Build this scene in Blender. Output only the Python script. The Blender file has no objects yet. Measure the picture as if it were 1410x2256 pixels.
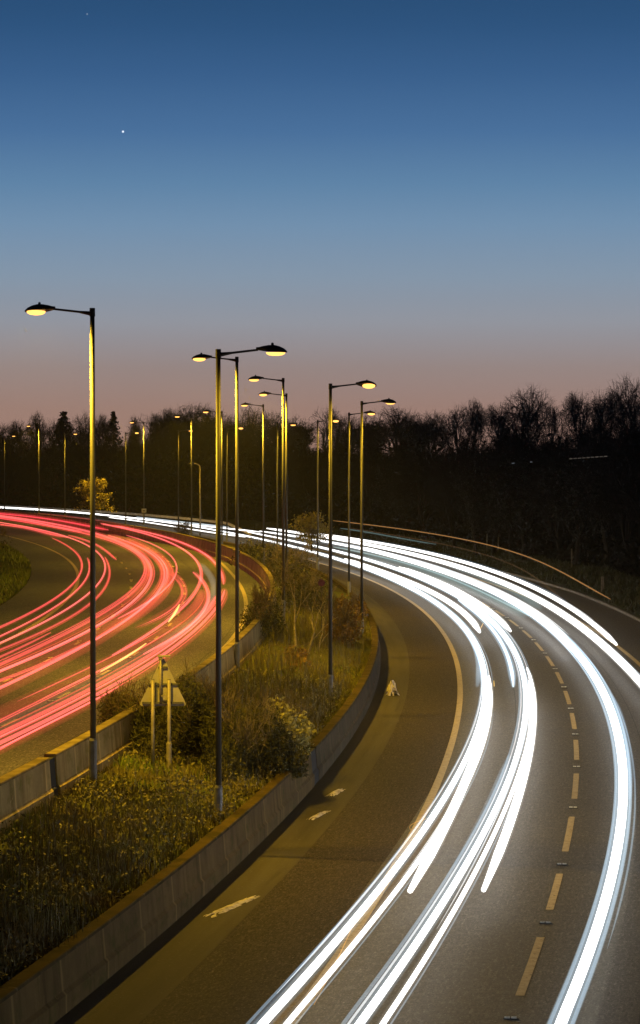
import bpy, math, random
import numpy as np
from mathutils import Vector

sc = bpy.context.scene
COL = sc.collection
R_ = math.radians

# ------------------------------------------------------------------ camera
FPX, CAMZ = 6250.0, 8.9
TH = math.atan(131 / FPX)
cam_d = bpy.data.cameras.new("camera")
cam_d.sensor_fit = 'HORIZONTAL'; cam_d.sensor_width = 36.0
cam_d.lens = 36.0 * FPX / 1410.0
cam_d.clip_start = 0.5; cam_d.clip_end = 12000
cam = bpy.data.objects.new("camera", cam_d); COL.objects.link(cam)
cam.location = (0, 0, CAMZ); cam.rotation_euler = (math.pi / 2 - TH, 0, 0)
sc.camera = cam

# ------------------------------------------------------------------ view / sampling
sc.view_settings.view_transform = 'Standard'
sc.view_settings.look = 'None'
sc.view_settings.exposure = 0.0
sc.view_settings.gamma = 1.0
sc.render.engine = 'CYCLES'
sc.cycles.use_denoising = True
sc.cycles.max_bounces = 5
sc.cycles.transparent_max_bounces = 64
sc.cycles.sample_clamp_indirect = 4.0

def lin(r, g, b):
    f = lambda c: (c / 255 / 12.92) if c / 255 <= 0.04045 else ((c / 255 + 0.055) / 1.055) ** 2.4
    return (f(r), f(g), f(b), 1.0)

# ------------------------------------------------------------------ dusk sky
W = bpy.data.worlds.new("World"); sc.world = W; W.use_nodes = True
nt = W.node_tree; nt.nodes.clear()
def N(tree, typ, **kw):
    n = tree.nodes.new(typ)
    for k, v in kw.items(): setattr(n, k, v)
    return n
tc = N(nt, 'ShaderNodeTexCoord')
sep = N(nt, 'ShaderNodeSeparateXYZ'); nt.links.new(tc.outputs['Generated'], sep.inputs[0])
# slight tilt of the glow: the afterglow reaches a little higher to the right
mul = N(nt, 'ShaderNodeMath', operation='MULTIPLY_ADD')
nt.links.new(sep.outputs['X'], mul.inputs[0]); mul.inputs[1].default_value = 0.0
nt.links.new(sep.outputs['Z'], mul.inputs[2])
mr = N(nt, 'ShaderNodeMapRange'); mr.inputs['From Min'].default_value = -0.01; mr.inputs['From Max'].default_value = 0.24
nt.links.new(mul.outputs[0], mr.inputs['Value'])
cr = N(nt, 'ShaderNodeValToRGB'); nt.links.new(mr.outputs[0], cr.inputs[0])
SKY = [(-0.01, (60, 52, 55)), (0.004, (164, 130, 116)), (0.0155, (161, 131, 120)), (0.030, (155, 139, 136)), (0.046, (151, 155, 165)),
       (0.0615, (136, 155, 175)), (0.080, (115, 147, 178)), (0.094, (95, 134, 171)), (0.112, (72, 113, 158)), (0.132, (54, 95, 141)),
       (0.148, (42, 83, 127)), (0.165, (33, 73, 114)), (0.235, (13, 24, 46))]
els = cr.color_ramp.elements
while len(els) > 1: els.remove(els[-1])
for i, (z, c) in enumerate(SKY):
    p = (z + 0.01) / 0.25
    e = els[0] if i == 0 else els.new(p)
    e.position = p; e.color = lin(*c)
# a real dusk atmosphere below the graded colour
nish = N(nt, 'ShaderNodeTexSky'); nish.sky_type = 'NISHITA'; nish.sun_disc = False
nish.sun_elevation = R_(-3.0); nish.sun_rotation = R_(25); nish.altitude = 60
nmul = N(nt, 'ShaderNodeVectorMath', operation='SCALE'); nmul.inputs['Scale'].default_value = 0.02
nt.links.new(nish.outputs[0], nmul.inputs[0])
addn = N(nt, 'ShaderNodeVectorMath', operation='ADD')
nt.links.new(cr.outputs[0], addn.inputs[0]); nt.links.new(nmul.outputs[0], addn.inputs[1])
last = addn.outputs[0]
# the two planets of the evening sky
def skydir(px, py):
    u = (px - 705) / FPX; v = -(py - 1128) / FPX
    return Vector((u, math.cos(TH) + v * math.sin(TH), -math.sin(TH) + v * math.cos(TH))).normalized()
for (px, py, rad, st) in ((271, 290, 3.6e-4, .9), (192, 31, 2.2e-4, 0.28)):
    d = N(nt, 'ShaderNodeVectorMath', operation='DISTANCE'); d.inputs[1].default_value = skydir(px, py)
    nt.links.new(tc.outputs['Generated'], d.inputs[0])
    m = N(nt, 'ShaderNodeMapRange'); m.inputs['From Min'].default_value = rad * 1.3; m.inputs['From Max'].default_value = rad * 0.7
    m.inputs['To Max'].default_value = st
    nt.links.new(d.outputs['Value'], m.inputs['Value'])
    a = N(nt, 'ShaderNodeVectorMath', operation='ADD')
    nt.links.new(last, a.inputs[0]); nt.links.new(m.outputs[0], a.inputs[1]); last = a.outputs[0]
# the sky away from the afterglow (behind the viewer) is much darker
az = N(nt, 'ShaderNodeMapRange'); az.interpolation_type = 'SMOOTHSTEP'
az.inputs['From Min'].default_value = -.3; az.inputs['From Max'].default_value = .85; az.inputs['To Min'].default_value = .05
nt.links.new(sep.outputs['Y'], az.inputs['Value'])
azm = N(nt, 'ShaderNodeVectorMath', operation='SCALE'); nt.links.new(last, azm.inputs[0]); nt.links.new(az.outputs[0], azm.inputs['Scale']); last = azm.outputs[0]
bg = N(nt, 'ShaderNodeBackground'); bg.inputs[1].default_value = 1.0
nt.links.new(last, bg.inputs[0])
wo = N(nt, 'ShaderNodeOutputWorld'); nt.links.new(bg.outputs[0], wo.inputs[0])

# ------------------------------------------------------------------ geometry of the view
def ray(px, py):
    u = (px - 705) / FPX; v = -(py - 1128) / FPX
    return (u, math.cos(TH) + v * math.sin(TH), -math.sin(TH) + v * math.cos(TH))
def G(px, py, z):
    d = ray(px, py); t = (z - CAMZ) / d[2]
    return d[0] * t, d[1] * t
def AT(px, py, Y):
    d = ray(px, py); t = Y / d[1]
    return Vector((d[0] * t, Y, CAMZ + d[2] * t))
def circ(Y):
    return np.sqrt(np.maximum(690.0 ** 2 - (np.asarray(Y, float) - 135.0) ** 2, 1.0)) - 690.0

class Curve:
    """A road line X(Y): one big circular bend plus a smooth offset."""
    def __init__(s, pts, z=0.0, deg=3, raw=False):
        q = np.array(pts if raw else [G(a, b, z) for a, b in pts], float)
        s.z = z; s.lo, s.hi = q[:, 1].min(), q[:, 1].max()
        s.m, s.sd = q[:, 1].mean(), max(q[:, 1].std(), 1.0)
        deg = min(deg, len(q) - 1)
        s.p = np.polyfit((q[:, 1] - s.m) / s.sd, q[:, 0] - circ(q[:, 1]), deg)
        s.dp = np.polyder(s.p)
    def __call__(s, Y):
        Y = np.asarray(Y, float); Yc = np.clip(Y, s.lo, s.hi)
        t = (Yc - s.m) / s.sd
        r = np.polyval(s.p, t)
        if len(s.p) > 1: r = r + np.polyval(s.dp, t) / s.sd * (Y - Yc) * 0.6
        return circ(Y) + r
class Off:
    def __init__(s, c, o): s.c, s.o = c, o
    def __call__(s, Y): return s.c(Y) + s.o
class Tab:
    """piecewise smooth blend given at a few depths"""
    def __init__(s, base, tab): s.b, s.t = base, np.array(tab, float)
    def __call__(s, Y): return s.b(Y) + np.interp(Y, s.t[:, 0], s.t[:, 1])

ZL, ZR = 1.4, 0.0
edgeR = Curve([(730,1248),(851,1296),(947,1361),(1002,1437),(1020,1497),(1012,1578),(972,1694),(946,1756),(860,1892),(694,2213)], 0)
laneR = Curve([(1127,2245),(1198,2035),(1236,1906),(1263,1781),(1273,1691),(1272,1619),(1230,1500),(1166,1400)], 0, 2)
edgeR2 = Tab(edgeR, [(40, 8.0), (120, 7.65), (600, 7.6)])
kerbR = Tab(edgeR, [(40, 11.0), (150, 10.8), (180, 11.2), (600, 11.2)])
wallRb = Curve([(131,2256),(238,2154),(421,2003),(556,1884),(698,1727),(834,1414)], 0, 2)
wallRt = Curve([(0,2188),(107,2123),(294,1993),(556,1769),(668,1670),(821,1364),(791,1322),(759,1296)], .9, 3)
gutR = Curve([(570,1991),(672,1881),(783,1745),(851,1647),(901,1472),(891,1412),(866,1366),(816,1316)], 0, 3)
edgeL = Curve([(492,1247),(528,1286),(544,1322),(532,1374),(492,1425),(401,1501),(465,1219)], ZL, 3)
edgeL2 = Curve([(0,1419),(67,1382),(119,1346),(159,1306),(171,1270),(159,1239),(119,1215),(60,1193),(16,1181)], ZL, 3)
vergeL = Curve([(0,1334),(32,1314),(60,1286),(67,1259),(48,1223),(20,1207),(0,1199)], ZL, 2)
wallLt = Curve([(0,1721),(135,1656),(254,1598),(400,1500),(475,1449),(553,1384),(609,1290),(556,1231),(465,1190),(400,1177),(298,1159),(200,1146)], ZL + 1.0, 4)

# ------------------------------------------------------------------ materials
def mat(name, base=(.5, .5, .5), rough=.7, metal=0.0, spec=.5):
    m = bpy.data.materials.new(name); m.use_nodes = True
    b = m.node_tree.nodes['Principled BSDF']
    b.inputs['Base Color'].default_value = (*base, 1); b.inputs['Roughness'].default_value = rough
    b.inputs['Metallic'].default_value = metal; b.inputs['Specular IOR Level'].default_value = spec
    return m
def noise_mix(m, c1, c2, scale, detail=4, coord='Object', lo=.35, hi=.65, stretch=None, prev=None, bump=0.0, rough=.6):
    """blend c1 -> c2 by noise; returns the colour output so several can be chained"""
    t = m.node_tree; b = t.nodes['Principled BSDF']
    tcn = N(t, 'ShaderNodeTexCoord'); mp = N(t, 'ShaderNodeMapping')
    if stretch: mp.inputs['Scale'].default_value = stretch
    t.links.new(tcn.outputs[coord], mp.inputs[0])
    nz = N(t, 'ShaderNodeTexNoise'); nz.inputs['Scale'].default_value = scale; nz.inputs['Detail'].default_value = detail
    nz.inputs['Roughness'].default_value = rough
    t.links.new(mp.outputs[0], nz.inputs['Vector'])
    r = N(t, 'ShaderNodeMapRange'); r.inputs['From Min'].default_value = lo; r.inputs['From Max'].default_value = hi
    t.links.new(nz.outputs['Fac'], r.inputs['Value'])
    mx = N(t, 'ShaderNodeMix'); mx.data_type = 'RGBA'
    t.links.new(r.outputs[0], mx.inputs[0])
    if prev is not None: t.links.new(prev, mx.inputs[6])
    else: mx.inputs[6].default_value = (*c1, 1)
    mx.inputs[7].default_value = (*c2, 1)
    t.links.new(mx.outputs[2], b.inputs['Base Color'])
    if bump:
        bp = N(t, 'ShaderNodeBump'); bp.inputs['Strength'].default_value = bump; bp.inputs['Distance'].default_value = .02
        t.links.new(nz.outputs['Fac'], bp.inputs['Height']); t.links.new(bp.outputs[0], b.inputs['Normal'])
    return mx.outputs[2]

def asphalt(name, c, c2, spec=.5, rough=.62):
    m = mat(name, c, rough, spec=spec)
    o = noise_mix(m, c, c2, .35, 5, 'UV', .3, .7, stretch=(.12, 1.6, 1))          # long wheel tracks
    o = noise_mix(m, c, tuple(x * .8 for x in c), .9, 3, 'UV', .5, .9, stretch=(.25, 1, 1), prev=o)
    o = noise_mix(m, c, tuple(x * 1.5 for x in c2), 3.2, 5, 'Object', .50, .72, prev=o)
    o = noise_mix(m, c, tuple(x * 1.9 for x in c2), 1.0, 3, 'UV', .54, .66, stretch=(2.6, 15, 1), prev=o)      # pale aggregate grain, stretched along the road
    o = noise_mix(m, c, tuple(x * .55 for x in c), 1.0, 3, 'UV', .53, .66, stretch=(3.4, 19, 1), prev=o)
    o = noise_mix(m, c, tuple(min(1, x * 3.6 + .05) for x in c2), 22, 3, 'Object', .58, .70, prev=o)   # aggregate
    o = noise_mix(m, c, tuple(x * .3 for x in c), 10, 5, 'Object', .50, .66, prev=o, bump=1.0, rough=.85)
    return m
M = {}
M['asphalt_r'] = asphalt('dark_asphalt', (.052, .050, .048), (.070, .067, .064), spec=.4, rough=.62)
M['shoulder'] = asphalt('brown_shoulder_asphalt', (.040, .031, .021), (.052, .041, .029), spec=.12, rough=.8)
M['asphalt_l'] = asphalt('worn_asphalt', (.086, .088, .092), (.106, .107, .110), spec=.12, rough=.8)
M['gutter'] = mat('gutter_concrete', (.12, .115, .1), .85, spec=.1)
_o = noise_mix(M['gutter'], (.066, .058, .040), (.098, .086, .06), .5, 5, 'UV', .35, .65, stretch=(.15, 3, 1))
_o = noise_mix(M['gutter'], 0, (.05, .046, .038), 1.2, 4, 'UV', .58, .75, stretch=(.1, 2.2, 1), prev=_o)
_o = noise_mix(M['gutter'], 0, (.2, .19, .165), 14, 3, 'Object', .62, .8, prev=_o, bump=.3)
M['paint'] = mat('road_paint', (.45, .37, .24), .7, spec=.2)
_o = noise_mix(M['paint'], (.45, .37, .24), (.31, .25, .16), 5, 4, 'Object', .4, .7)
_o = noise_mix(M['paint'], 0, (.09, .085, .078), 9, 5, 'Object', .60, .67, prev=_o, bump=.2)
M['kerb'] = mat('kerb_concrete', (.10, .095, .085), .85); noise_mix(M['kerb'], (.10, .095, .085), (.055, .05, .045), 2, 5)

def wall_mat(name, c, stain, moss):
    m = mat(name, c, .85, spec=.1)
    o = noise_mix(m, c, tuple(x * .68 for x in c), .8, 4, 'UV', .35, .65)
    o = noise_mix(m, 0, stain, 1.0, 5, 'UV', .48, .68, stretch=(3.2, .35, 1), prev=o)      # run-down streaks
    o = noise_mix(m, 0, moss, 1.3, 5, 'UV', .52, .72, stretch=(1, 1.8, 1), prev=o)
    o = noise_mix(m, 0, tuple(x * 1.35 for x in c), 11, 4, 'Object', .6, .8, prev=o, bump=.25)
    # pale grout lines of the panels: UV u is metres along the wall
    t = m.node_tree; b = t.nodes['Principled BSDF']
    tcn = N(t, 'ShaderNodeTexCoord'); s = N(t, 'ShaderNodeSeparateXYZ'); t.links.new(tcn.outputs['UV'], s.inputs[0])
    md = N(t, 'ShaderNodeMath', operation='PINGPONG'); md.inputs[1].default_value = 1.5; t.links.new(s.outputs['X'], md.inputs[0])
    nz = N(t, 'ShaderNodeTexNoise'); nz.inputs['Scale'].default_value = 2.5; t.links.new(tcn.outputs['UV'], nz.inputs['Vector'])
    ad = N(t, 'ShaderNodeMath', operation='MULTIPLY_ADD'); ad.inputs[1].default_value = -.09
    t.links.new(nz.outputs['Fac'], ad.inputs[0]); t.links.new(md.outputs[0], ad.inputs[2])
    r = N(t, 'ShaderNodeMapRange'); r.inputs['From Min'].default_value = .045; r.inputs['From Max'].default_value = -.02
    t.links.new(ad.outputs[0], r.inputs['Value'])
    sc_ = N(t, 'ShaderNodeMath', operation='MULTIPLY'); sc_.inputs[1].default_value = .8; t.links.new(r.outputs[0], sc_.inputs[0])
    mx = N(t, 'ShaderNodeMix'); mx.data_type = 'RGBA'; t.links.new(sc_.outputs[0], mx.inputs[0]); t.links.new(o, mx.inputs[6])
    mx.inputs[7].default_value = (*[min(1, x * 1.5) for x in c], 1); t.links.new(mx.outputs[2], b.inputs['Base Color'])
    return m
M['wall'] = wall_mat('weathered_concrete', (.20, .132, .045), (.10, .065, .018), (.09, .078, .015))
M['wall_dark'] = wall_mat('darker_concrete', (.115, .085, .042), (.07, .05, .022), (.055, .052, .014))  # darker tone for the length beyond the joint
M['wall_lamplit'] = wall_mat('lamplit_concrete', (.52, .40, .18), (.27, .19, .07), (.24, .21, .05))  # lighter copy: lamplight on the left barrier put into the colour
M['wall_joint'] = mat('bitumen_joint', (.03, .03, .032), .9)
M['soil'] = mat('mossy_soil', (.05, .045, .02), .95, spec=.1)
_o = noise_mix(M['soil'], (.09, .075, .035), (.10, .12, .03), .5, 5, 'Object', .4, .6)
noise_mix(M['soil'], 0, (.035, .028, .014), 3, 5, 'Object', .5, .7, prev=_o, bump=.6)
M['verge'] = mat('verge_turf', (.022, .03, .009), .95, spec=.1)
_o = noise_mix(M['verge'], (.02, .028, .009), (.024, .02, .011), .3, 5, 'Object', .4, .65)
noise_mix(M['verge'], 0, (.02, .025, .008), 4, 5, 'Object', .5, .7, prev=_o, bump=.6)
M['hill'] = mat('leaf_litter', (.008, .006, .005), .95, spec=.05)
noise_mix(M['hill'], (.008, .0062, .005), (.005, .004, .0035), .5, 6, 'Object', .35, .65, bump=.7)
M['ground'] = mat('dark_field', (.03, .034, .014), .95, spec=.05)
noise_mix(M['ground'], (.03, .034, .014), (.022, .02, .012), .05, 6)
M['steel'] = mat('galvanised_steel', (.085, .085, .085), .55, .3)
noise_mix(M['steel'], (.088, .088, .088), (.072, .072, .07), 3, 3, 'Object', .35, .65, stretch=(1, 1, .5))
M['steel_base'] = mat('bluish_steel_base', (.24, .25, .28), .55, .15)  # bluer and paler than the shaft
noise_mix(M['steel_base'], (.24, .25, .28), (.17, .17, .18), 4, 4)
M['hood'] = mat('lantern_hood', (.03, .028, .026), .5); noise_mix(M['hood'], (.032, .03, .028), (.02, .019, .018), 8, 3)
M['alu'] = mat('sign_aluminium', (.44, .42, .38), .6, .1); noise_mix(M['alu'], (.44, .42, .38), (.34, .32, .28), 4, 5)
M['post'] = mat('sign_post_grey', (.40, .36, .30), .55, .2); noise_mix(M['post'], (.40, .36, .30), (.28, .25, .2), 5, 4)
M['clip'] = mat('sign_channel_dark', (.12, .12, .13), .6); noise_mix(M['clip'], (.12, .12, .13), (.08, .08, .085), 6, 3)
M['white_plate'] = mat('white_plate', (.75, .75, .72), .5); noise_mix(M['white_plate'], (.75, .75, .72), (.6, .6, .56), 9, 3)
M['purple'] = mat('faded_purple', (.16, .03, .12), .5); noise_mix(M['purple'], (.16, .03, .12), (.1, .02, .08), 8, 3)
M['rail'] = mat('rail_steel', (.6, .55, .45), .6, .1); noise_mix(M['rail'], (.6, .55, .45), (.4, .34, .25), 2, 5)
M['wood'] = mat('weathered_timber', (.13, .11, .085), .9); noise_mix(M['wood'], (.13, .11, .085), (.07, .06, .045), 5, 4)
M['stud'] = mat('stud_rubber', (.1, .1, .1), .6); noise_mix(M['stud'], (.1, .1, .1), (.05, .05, .05), 20, 2)
M['lens'] = mat('stud_reflector_glint', (.9, .9, .86), .3, 0); noise_mix(M['lens'], (.9, .9, .85), (.7, .7, .65), 30, 2)  # white stands in for the retroreflected glint, put into the colour
M['litter'] = mat('crumpled_plastic', (.62, .56, .5), .6); noise_mix(M['litter'], (.66, .6, .54), (.2, .15, .11), 7, 5, 'Object', .45, .7)
M['bark'] = mat('dark_bark', (.014, .011, .009), .95, spec=.1); noise_mix(M['bark'], (.016, .013, .010), (.009, .007, .006), 2, 4)
M['twig'] = mat('dark_twig', (.012, .010, .009), .95, spec=.05); noise_mix(M['twig'], (.013, .0105, .009), (.008, .0065, .006), 1, 3)
M['pale_bark'] = mat('pale_bark', (.44, .37, .2), .85); noise_mix(M['pale_bark'], (.46, .38, .21), (.24, .2, .11), 7, 4)
M['brown_twig'] = mat('brown_twig', (.19, .15, .08), .9); noise_mix(M['brown_twig'], (.2, .155, .085), (.11, .085, .045), 2, 3)
def leafmat(name, a, b, sc_=2.0):
    m = mat(name, a, .65, spec=.3); noise_mix(m, a, b, sc_, 4, 'Object', .35, .65)
    return m
M['grass'] = leafmat('grass_blade', (.21, .22, .055), (.25, .20, .08), .6)
M['grass_green'] = leafmat('fresh_grass', (.20, .28, .05), (.15, .19, .04), .8)
M['weed'] = leafmat('dead_weed', (.21, .19, .075), (.10, .08, .033), .9)
M['gorse'] = leafmat('dark_needle', (.045, .048, .018), (.085, .078, .028), 1.5)
M['varieg'] = leafmat('pale_leaf', (.55, .50, .18), (.28, .26, .08), 3)
M['russet'] = leafmat('russet_leaf', (.30, .18, .05), (.15, .09, .03), 3)
M['lampleaf'] = leafmat('lamp_yellow_leaf', (.36, .29, .07), (.2, .17, .045), 1.5)  # lamplight yellow put into the leaf colour
M['shadegrass'] = leafmat('shade_toned_grass', (.03, .038, .012), (.022, .022, .01), .6)  # darkness of the dim verge put into the grass colour
M['ivy'] = leafmat('ivy_leaf', (.007, .0075, .005), (.005, .005, .004), .3)

def glow(name, col, strength):
    m = bpy.data.materials.new(name); m.use_nodes = True; t = m.node_tree; t.nodes.clear()
    e = N(t, 'ShaderNodeEmission'); e.inputs[0].default_value = (*col, 1); e.inputs[1].default_value = strength
    o = N(t, 'ShaderNodeOutputMaterial'); t.links.new(e.outputs[0], o.inputs['Surface'])
    return m
def streak(name, col, strength):
    m = bpy.data.materials.new(name); m.use_nodes = True; t = m.node_tree; t.nodes.clear()
    e = N(t, 'ShaderNodeEmission'); e.inputs[0].default_value = (*col, 1); e.inputs[1].default_value = strength * .5
    tr = N(t, 'ShaderNodeBsdfTransparent'); ad = N(t, 'ShaderNodeAddShader'); t.links.new(e.outputs[0], ad.inputs[0]); t.links.new(tr.outputs[0], ad.inputs[1])
    o = N(t, 'ShaderNodeOutputMaterial'); t.links.new(ad.outputs[0], o.inputs['Surface'])
    return m
def glow_air(name, col, strength):
    m = bpy.data.materials.new(name); m.use_nodes = True; t = m.node_tree; t.nodes.clear()
    e = N(t, 'ShaderNodeEmission'); e.inputs[0].default_value = (*col, 1); e.inputs[1].default_value = strength
    o = N(t, 'ShaderNodeOutputMaterial'); t.links.new(e.outputs[0], o.inputs['Volume'])
    return m
LAMP = (1.0, .59, .03)
M['bowl'] = glow('lit_sodium_bowl', (1.0, .46, .10), 2.6)

# ------------------------------------------------------------------ object helpers
def mesh_obj(name, V, F, m, parent=None, uv=None, smooth=False):
    me = bpy.data.meshes.new(name)
    V = np.asarray(V, np.float32).reshape(-1, 3)
    if isinstance(F, np.ndarray):
        k = F.shape[1]; nf = len(F)
        me.vertices.add(len(V)); me.vertices.foreach_set('co', V.ravel())
        me.loops.add(nf * k); me.loops.foreach_set('vertex_index', F.astype(np.int32).ravel())
        me.polygons.add(nf); me.polygons.foreach_set('loop_start', np.arange(0, nf * k, k, dtype=np.int32))
        me.polygons.foreach_set('loop_total', np.full(nf, k, np.int32))
        me.update(calc_edges=True); me.validate()
    else:
        me.from_pydata([tuple(map(float, v)) for v in V], [], [tuple(int(i) for i in f) for f in F])
    if uv is not None:
        l = me.uv_layers.new(name='UVMap'); idx = np.zeros(len(me.loops), np.int32); me.loops.foreach_get('vertex_index', idx)
        l.data.foreach_set('uv', np.asarray(uv, np.float32)[idx].ravel())
    if smooth: me.polygons.foreach_set('use_smooth', np.ones(len(me.polygons), bool))
    me.materials.append(m)
    o = bpy.data.objects.new(name, me); COL.objects.link(o)
    if parent is not None: o.parent = parent
    return o
def tag(o, label=None, cat=None, group=None, kind=None):
    if label: o['label'] = label
    if cat: o['category'] = cat
    if group: o['group'] = group
    if kind: o['kind'] = kind
    return o
def empty(name, loc, rz=0.0):
    o = bpy.data.objects.new(name, None); COL.objects.link(o); o.location = loc; o.rotation_euler = (0, 0, rz)
    o.empty_display_size = .3
    return o
class MB:
    def __init__(s): s.v, s.f = [], []
    def add(s, V, F):
        n = len(s.v); s.v += [tuple(x) for x in V]; s.f += [tuple(i + n for i in f) for f in F]
    def box(s, c, d, rz=0.0, bev=0.0):
        cx, cy, cz = c; hx, hy, hz = d[0] / 2, d[1] / 2, d[2] / 2
        b = min(bev, hx * .9, hy * .9)
        ring = [(-hx + b, -hy), (hx - b, -hy), (hx, -hy + b), (hx, hy - b), (hx - b, hy), (-hx + b, hy), (-hx, hy - b), (-hx, -hy + b)] if b else [(-hx, -hy), (hx, -hy), (hx, hy), (-hx, hy)]
        n = len(ring); ca, sa = math.cos(rz), math.sin(rz)
        V = []
        for z in (-hz, hz):
            for x, y in ring: V.append((cx + x * ca - y * sa, cy + x * sa + y * ca, cz + z))
        F = [tuple(range(n - 1, -1, -1)), tuple(range(n, 2 * n))]
        F += [(i, (i + 1) % n, n + (i + 1) % n, n + i) for i in range(n)]
        s.add(V, F)
    def tube(s, P, Rr, n=10, cap=True):
        P = [Vector(p) for p in P]; V = []; 
        for i, p in enumerate(P):
            d = (P[min(i + 1, len(P) - 1)] - P[max(i - 1, 0)])
            d = d.normalized() if d.length > 1e-9 else Vector((0, 0, 1))
            a = Vector((0, 0, 1)) if abs(d.z) < .95 else Vector((1, 0, 0))
            u = d.cross(a).normalized(); w = d.cross(u)
            for k in range(n):
                t = 2 * math.pi * k / n
                V.append(p + (u * math.cos(t) + w * math.sin(t)) * Rr[i])
        F = []
        for i in range(len(P) - 1):
            for k in range(n): F.append((i * n + k, i * n + (k + 1) % n, (i + 1) * n + (k + 1) % n, (i + 1) * n + k))
        if cap: F.append(tuple(range(n))[::-1]); F.append(tuple(range((len(P) - 1) * n, len(P) * n)))
        s.add(V, F)
    def build(s, name, m, parent=None, smooth=False):
        return mesh_obj(name, s.v, s.f, m, parent, smooth=smooth)

def Ys(a, b, n):   # denser near the camera
    t = np.linspace(0, 1, n); return a * (b / a) ** t
def arclen(X, Y):
    d = np.hypot(np.diff(X), np.diff(Y)); return np.r_[0, np.cumsum(d)]
def ribbon(name, cl, cr_, z, y0, y1, n, m, cols=2, parent=None):
    Y = Ys(y0, y1, n); xl, xr = cl(Y), cr_(Y); s = arclen((xl + xr) / 2, Y)
    zz = z(Y) if callable(z) else np.full(n, z)
    V, U = [], []
    for j in range(cols):
        t = j / (cols - 1); X = xl + (xr - xl) * t
        V.append(np.c_[X, Y, zz]); U.append(np.c_[s, X - xl + xl * 0])
    V = np.stack(V, 1).reshape(-1, 3); U = np.stack(U, 1).reshape(-1, 2)
    i = np.arange(n - 1)[:, None] * cols + np.arange(cols - 1)[None]
    F = np.stack([i, i + 1, i + 1 + cols, i + cols], -1).reshape(-1, 4)
    return mesh_obj(name, V, F, m, parent, uv=U)
def strip_mesh(segs, z):
    """painted lines: list of (curve, offset, width, y0, y1) -> verts, faces"""
    V, F = [], []
    for (c, off, w, a, b) in segs:
        n = max(2, int((b - a) / 1.5) + 2); Y = np.linspace(a, b, n); X = c(Y)
        dx = np.gradient(X, Y); L = np.hypot(dx, 1); nx, ny = 1 / L, -dx / L
        k = len(V)
        for i in range(n):
            for s_ in (-.5, .5):
                q = off + s_ * w
                V.append((X[i] + nx[i] * q, Y[i] + ny[i] * q, z))
        F += [(k + 2 * i, k + 2 * i + 1, k + 2 * i + 3, k + 2 * i + 2) for i in range(n - 1)]
    return V, F

# ------------------------------------------------------------------ ground and roads
YF = 560.0
g = mesh_obj('ground', [(-4000, -300, -.35), (4000, -300, -.35), (4000, 9000, -.35), (-4000, 9000, -.35)], [(0, 1, 2, 3)], M['ground'])
tag(g, kind='structure')
wallR_front = Off(wallRb, 0.0)
wr = lambda Y: (wallRb(Y) + (wallRt(Y) + .13)) / 2          # base line of the right barrier
wl = Off(wallLt, .13)                                        # back (median side) face of the left barrier
o = ribbon('right_road', lambda Y: wr(Y) - .3, kerbR, ZR, 30, YF, 160, M['asphalt_r'], 8); tag(o, kind='structure')
o = ribbon('hard_shoulder', lambda Y: gutR(Y) - .3, lambda Y: edgeR(Y) - .1 - .45 * np.clip((75 - np.asarray(Y)) / 30, 0, 1), ZR + .003, 30, 330, 140, M['shoulder'], 6); tag(o, kind='structure')
o = ribbon('drainage_channel', lambda Y: wr(Y) - .2, gutR, ZR + .007, 30, 330, 120, M['gutter'], 4); tag(o, kind='structure')
vL = Tab(vergeL, [(30, 0), (240, 0), (400, -2), (600, -6)])
o = ribbon('left_road', vL, lambda Y: wl(Y) - .3, ZL, 30, YF, 160, M['asphalt_l'], 8); tag(o, kind='structure')

# painted markings
eL = lambda Y: np.where(np.asarray(Y) < 200, edgeL(Y), np.minimum(edgeL(Y), wl(Y) - 1.5))
V, F = strip_mesh([(edgeR, 0, .2, 36, 420), (edgeR2, 0, .2, 36, 420)], ZR + .011)
o = mesh_obj('right_edge_lines', V, F, M['paint']); tag(o, kind='structure')
studsR = [46.2 - 9.0 * 2, 46.2 - 9.0]
Yd = []
ys = 44.4
stud_px = [2245.5, 2035, 1906, 1781, 1691, 1619.5]
stud_Y = [G(1200, p, 0)[1] for p in stud_px]
while stud_Y[-1] < 330: stud_Y.append(stud_Y[-1] + 9.0)
stud_Y = [stud_Y[0] - 9.0] + stud_Y
seg = []
for a, b in zip(stud_Y[:-1], stud_Y[1:]):
    d = b - a; seg.append((laneR, 0, .15, a + d * .21, a + d * .83))
V, F = strip_mesh(seg, ZR + .008)
o = mesh_obj('right_lane_dashes', V, F, M['paint']); tag(o, kind='structure')
laneL1 = lambda Y: edgeL2(Y) + (edgeL(Y) - edgeL2(Y)) * .335
laneL2 = lambda Y: edgeL2(Y) + (edgeL(Y) - edgeL2(Y)) * .655
seg = []
for y in np.arange(45, 330, 9.0):
    seg.append((laneL1, 0, .12, y + 2.5, y + 4.6)); seg.append((laneL2, 0, .12, y + 5.5, y + 7.6))
V, F = strip_mesh(seg, ZL + .008)
o = mesh_obj('left_lane_dashes', V, F, M['paint']); tag(o, kind='structure')
V, F = strip_mesh([(edgeL2, 0, .2, 40, 330), (edgeL, 0, .2, 40, 260)], ZL + .008)
o = mesh_obj('left_edge_lines', V, F, M['paint']); tag(o, kind='structure')

V, F = strip_mesh([(laneR, -1.9, .018, 36, 200), (laneR, 2.0, .015, 36, 200)], ZR + .006)
o = mesh_obj('right_road_seams', V, F, M['wall_joint']); tag(o, kind='structure')
V, F = strip_mesh([(edgeL, -.35, .03, 40, 240), (laneL2, 1.0, .03, 40, 200)], ZL + .006)
o = mesh_obj('left_road_seams', V, F, M['wall_joint']); tag(o, kind='structure')

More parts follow.
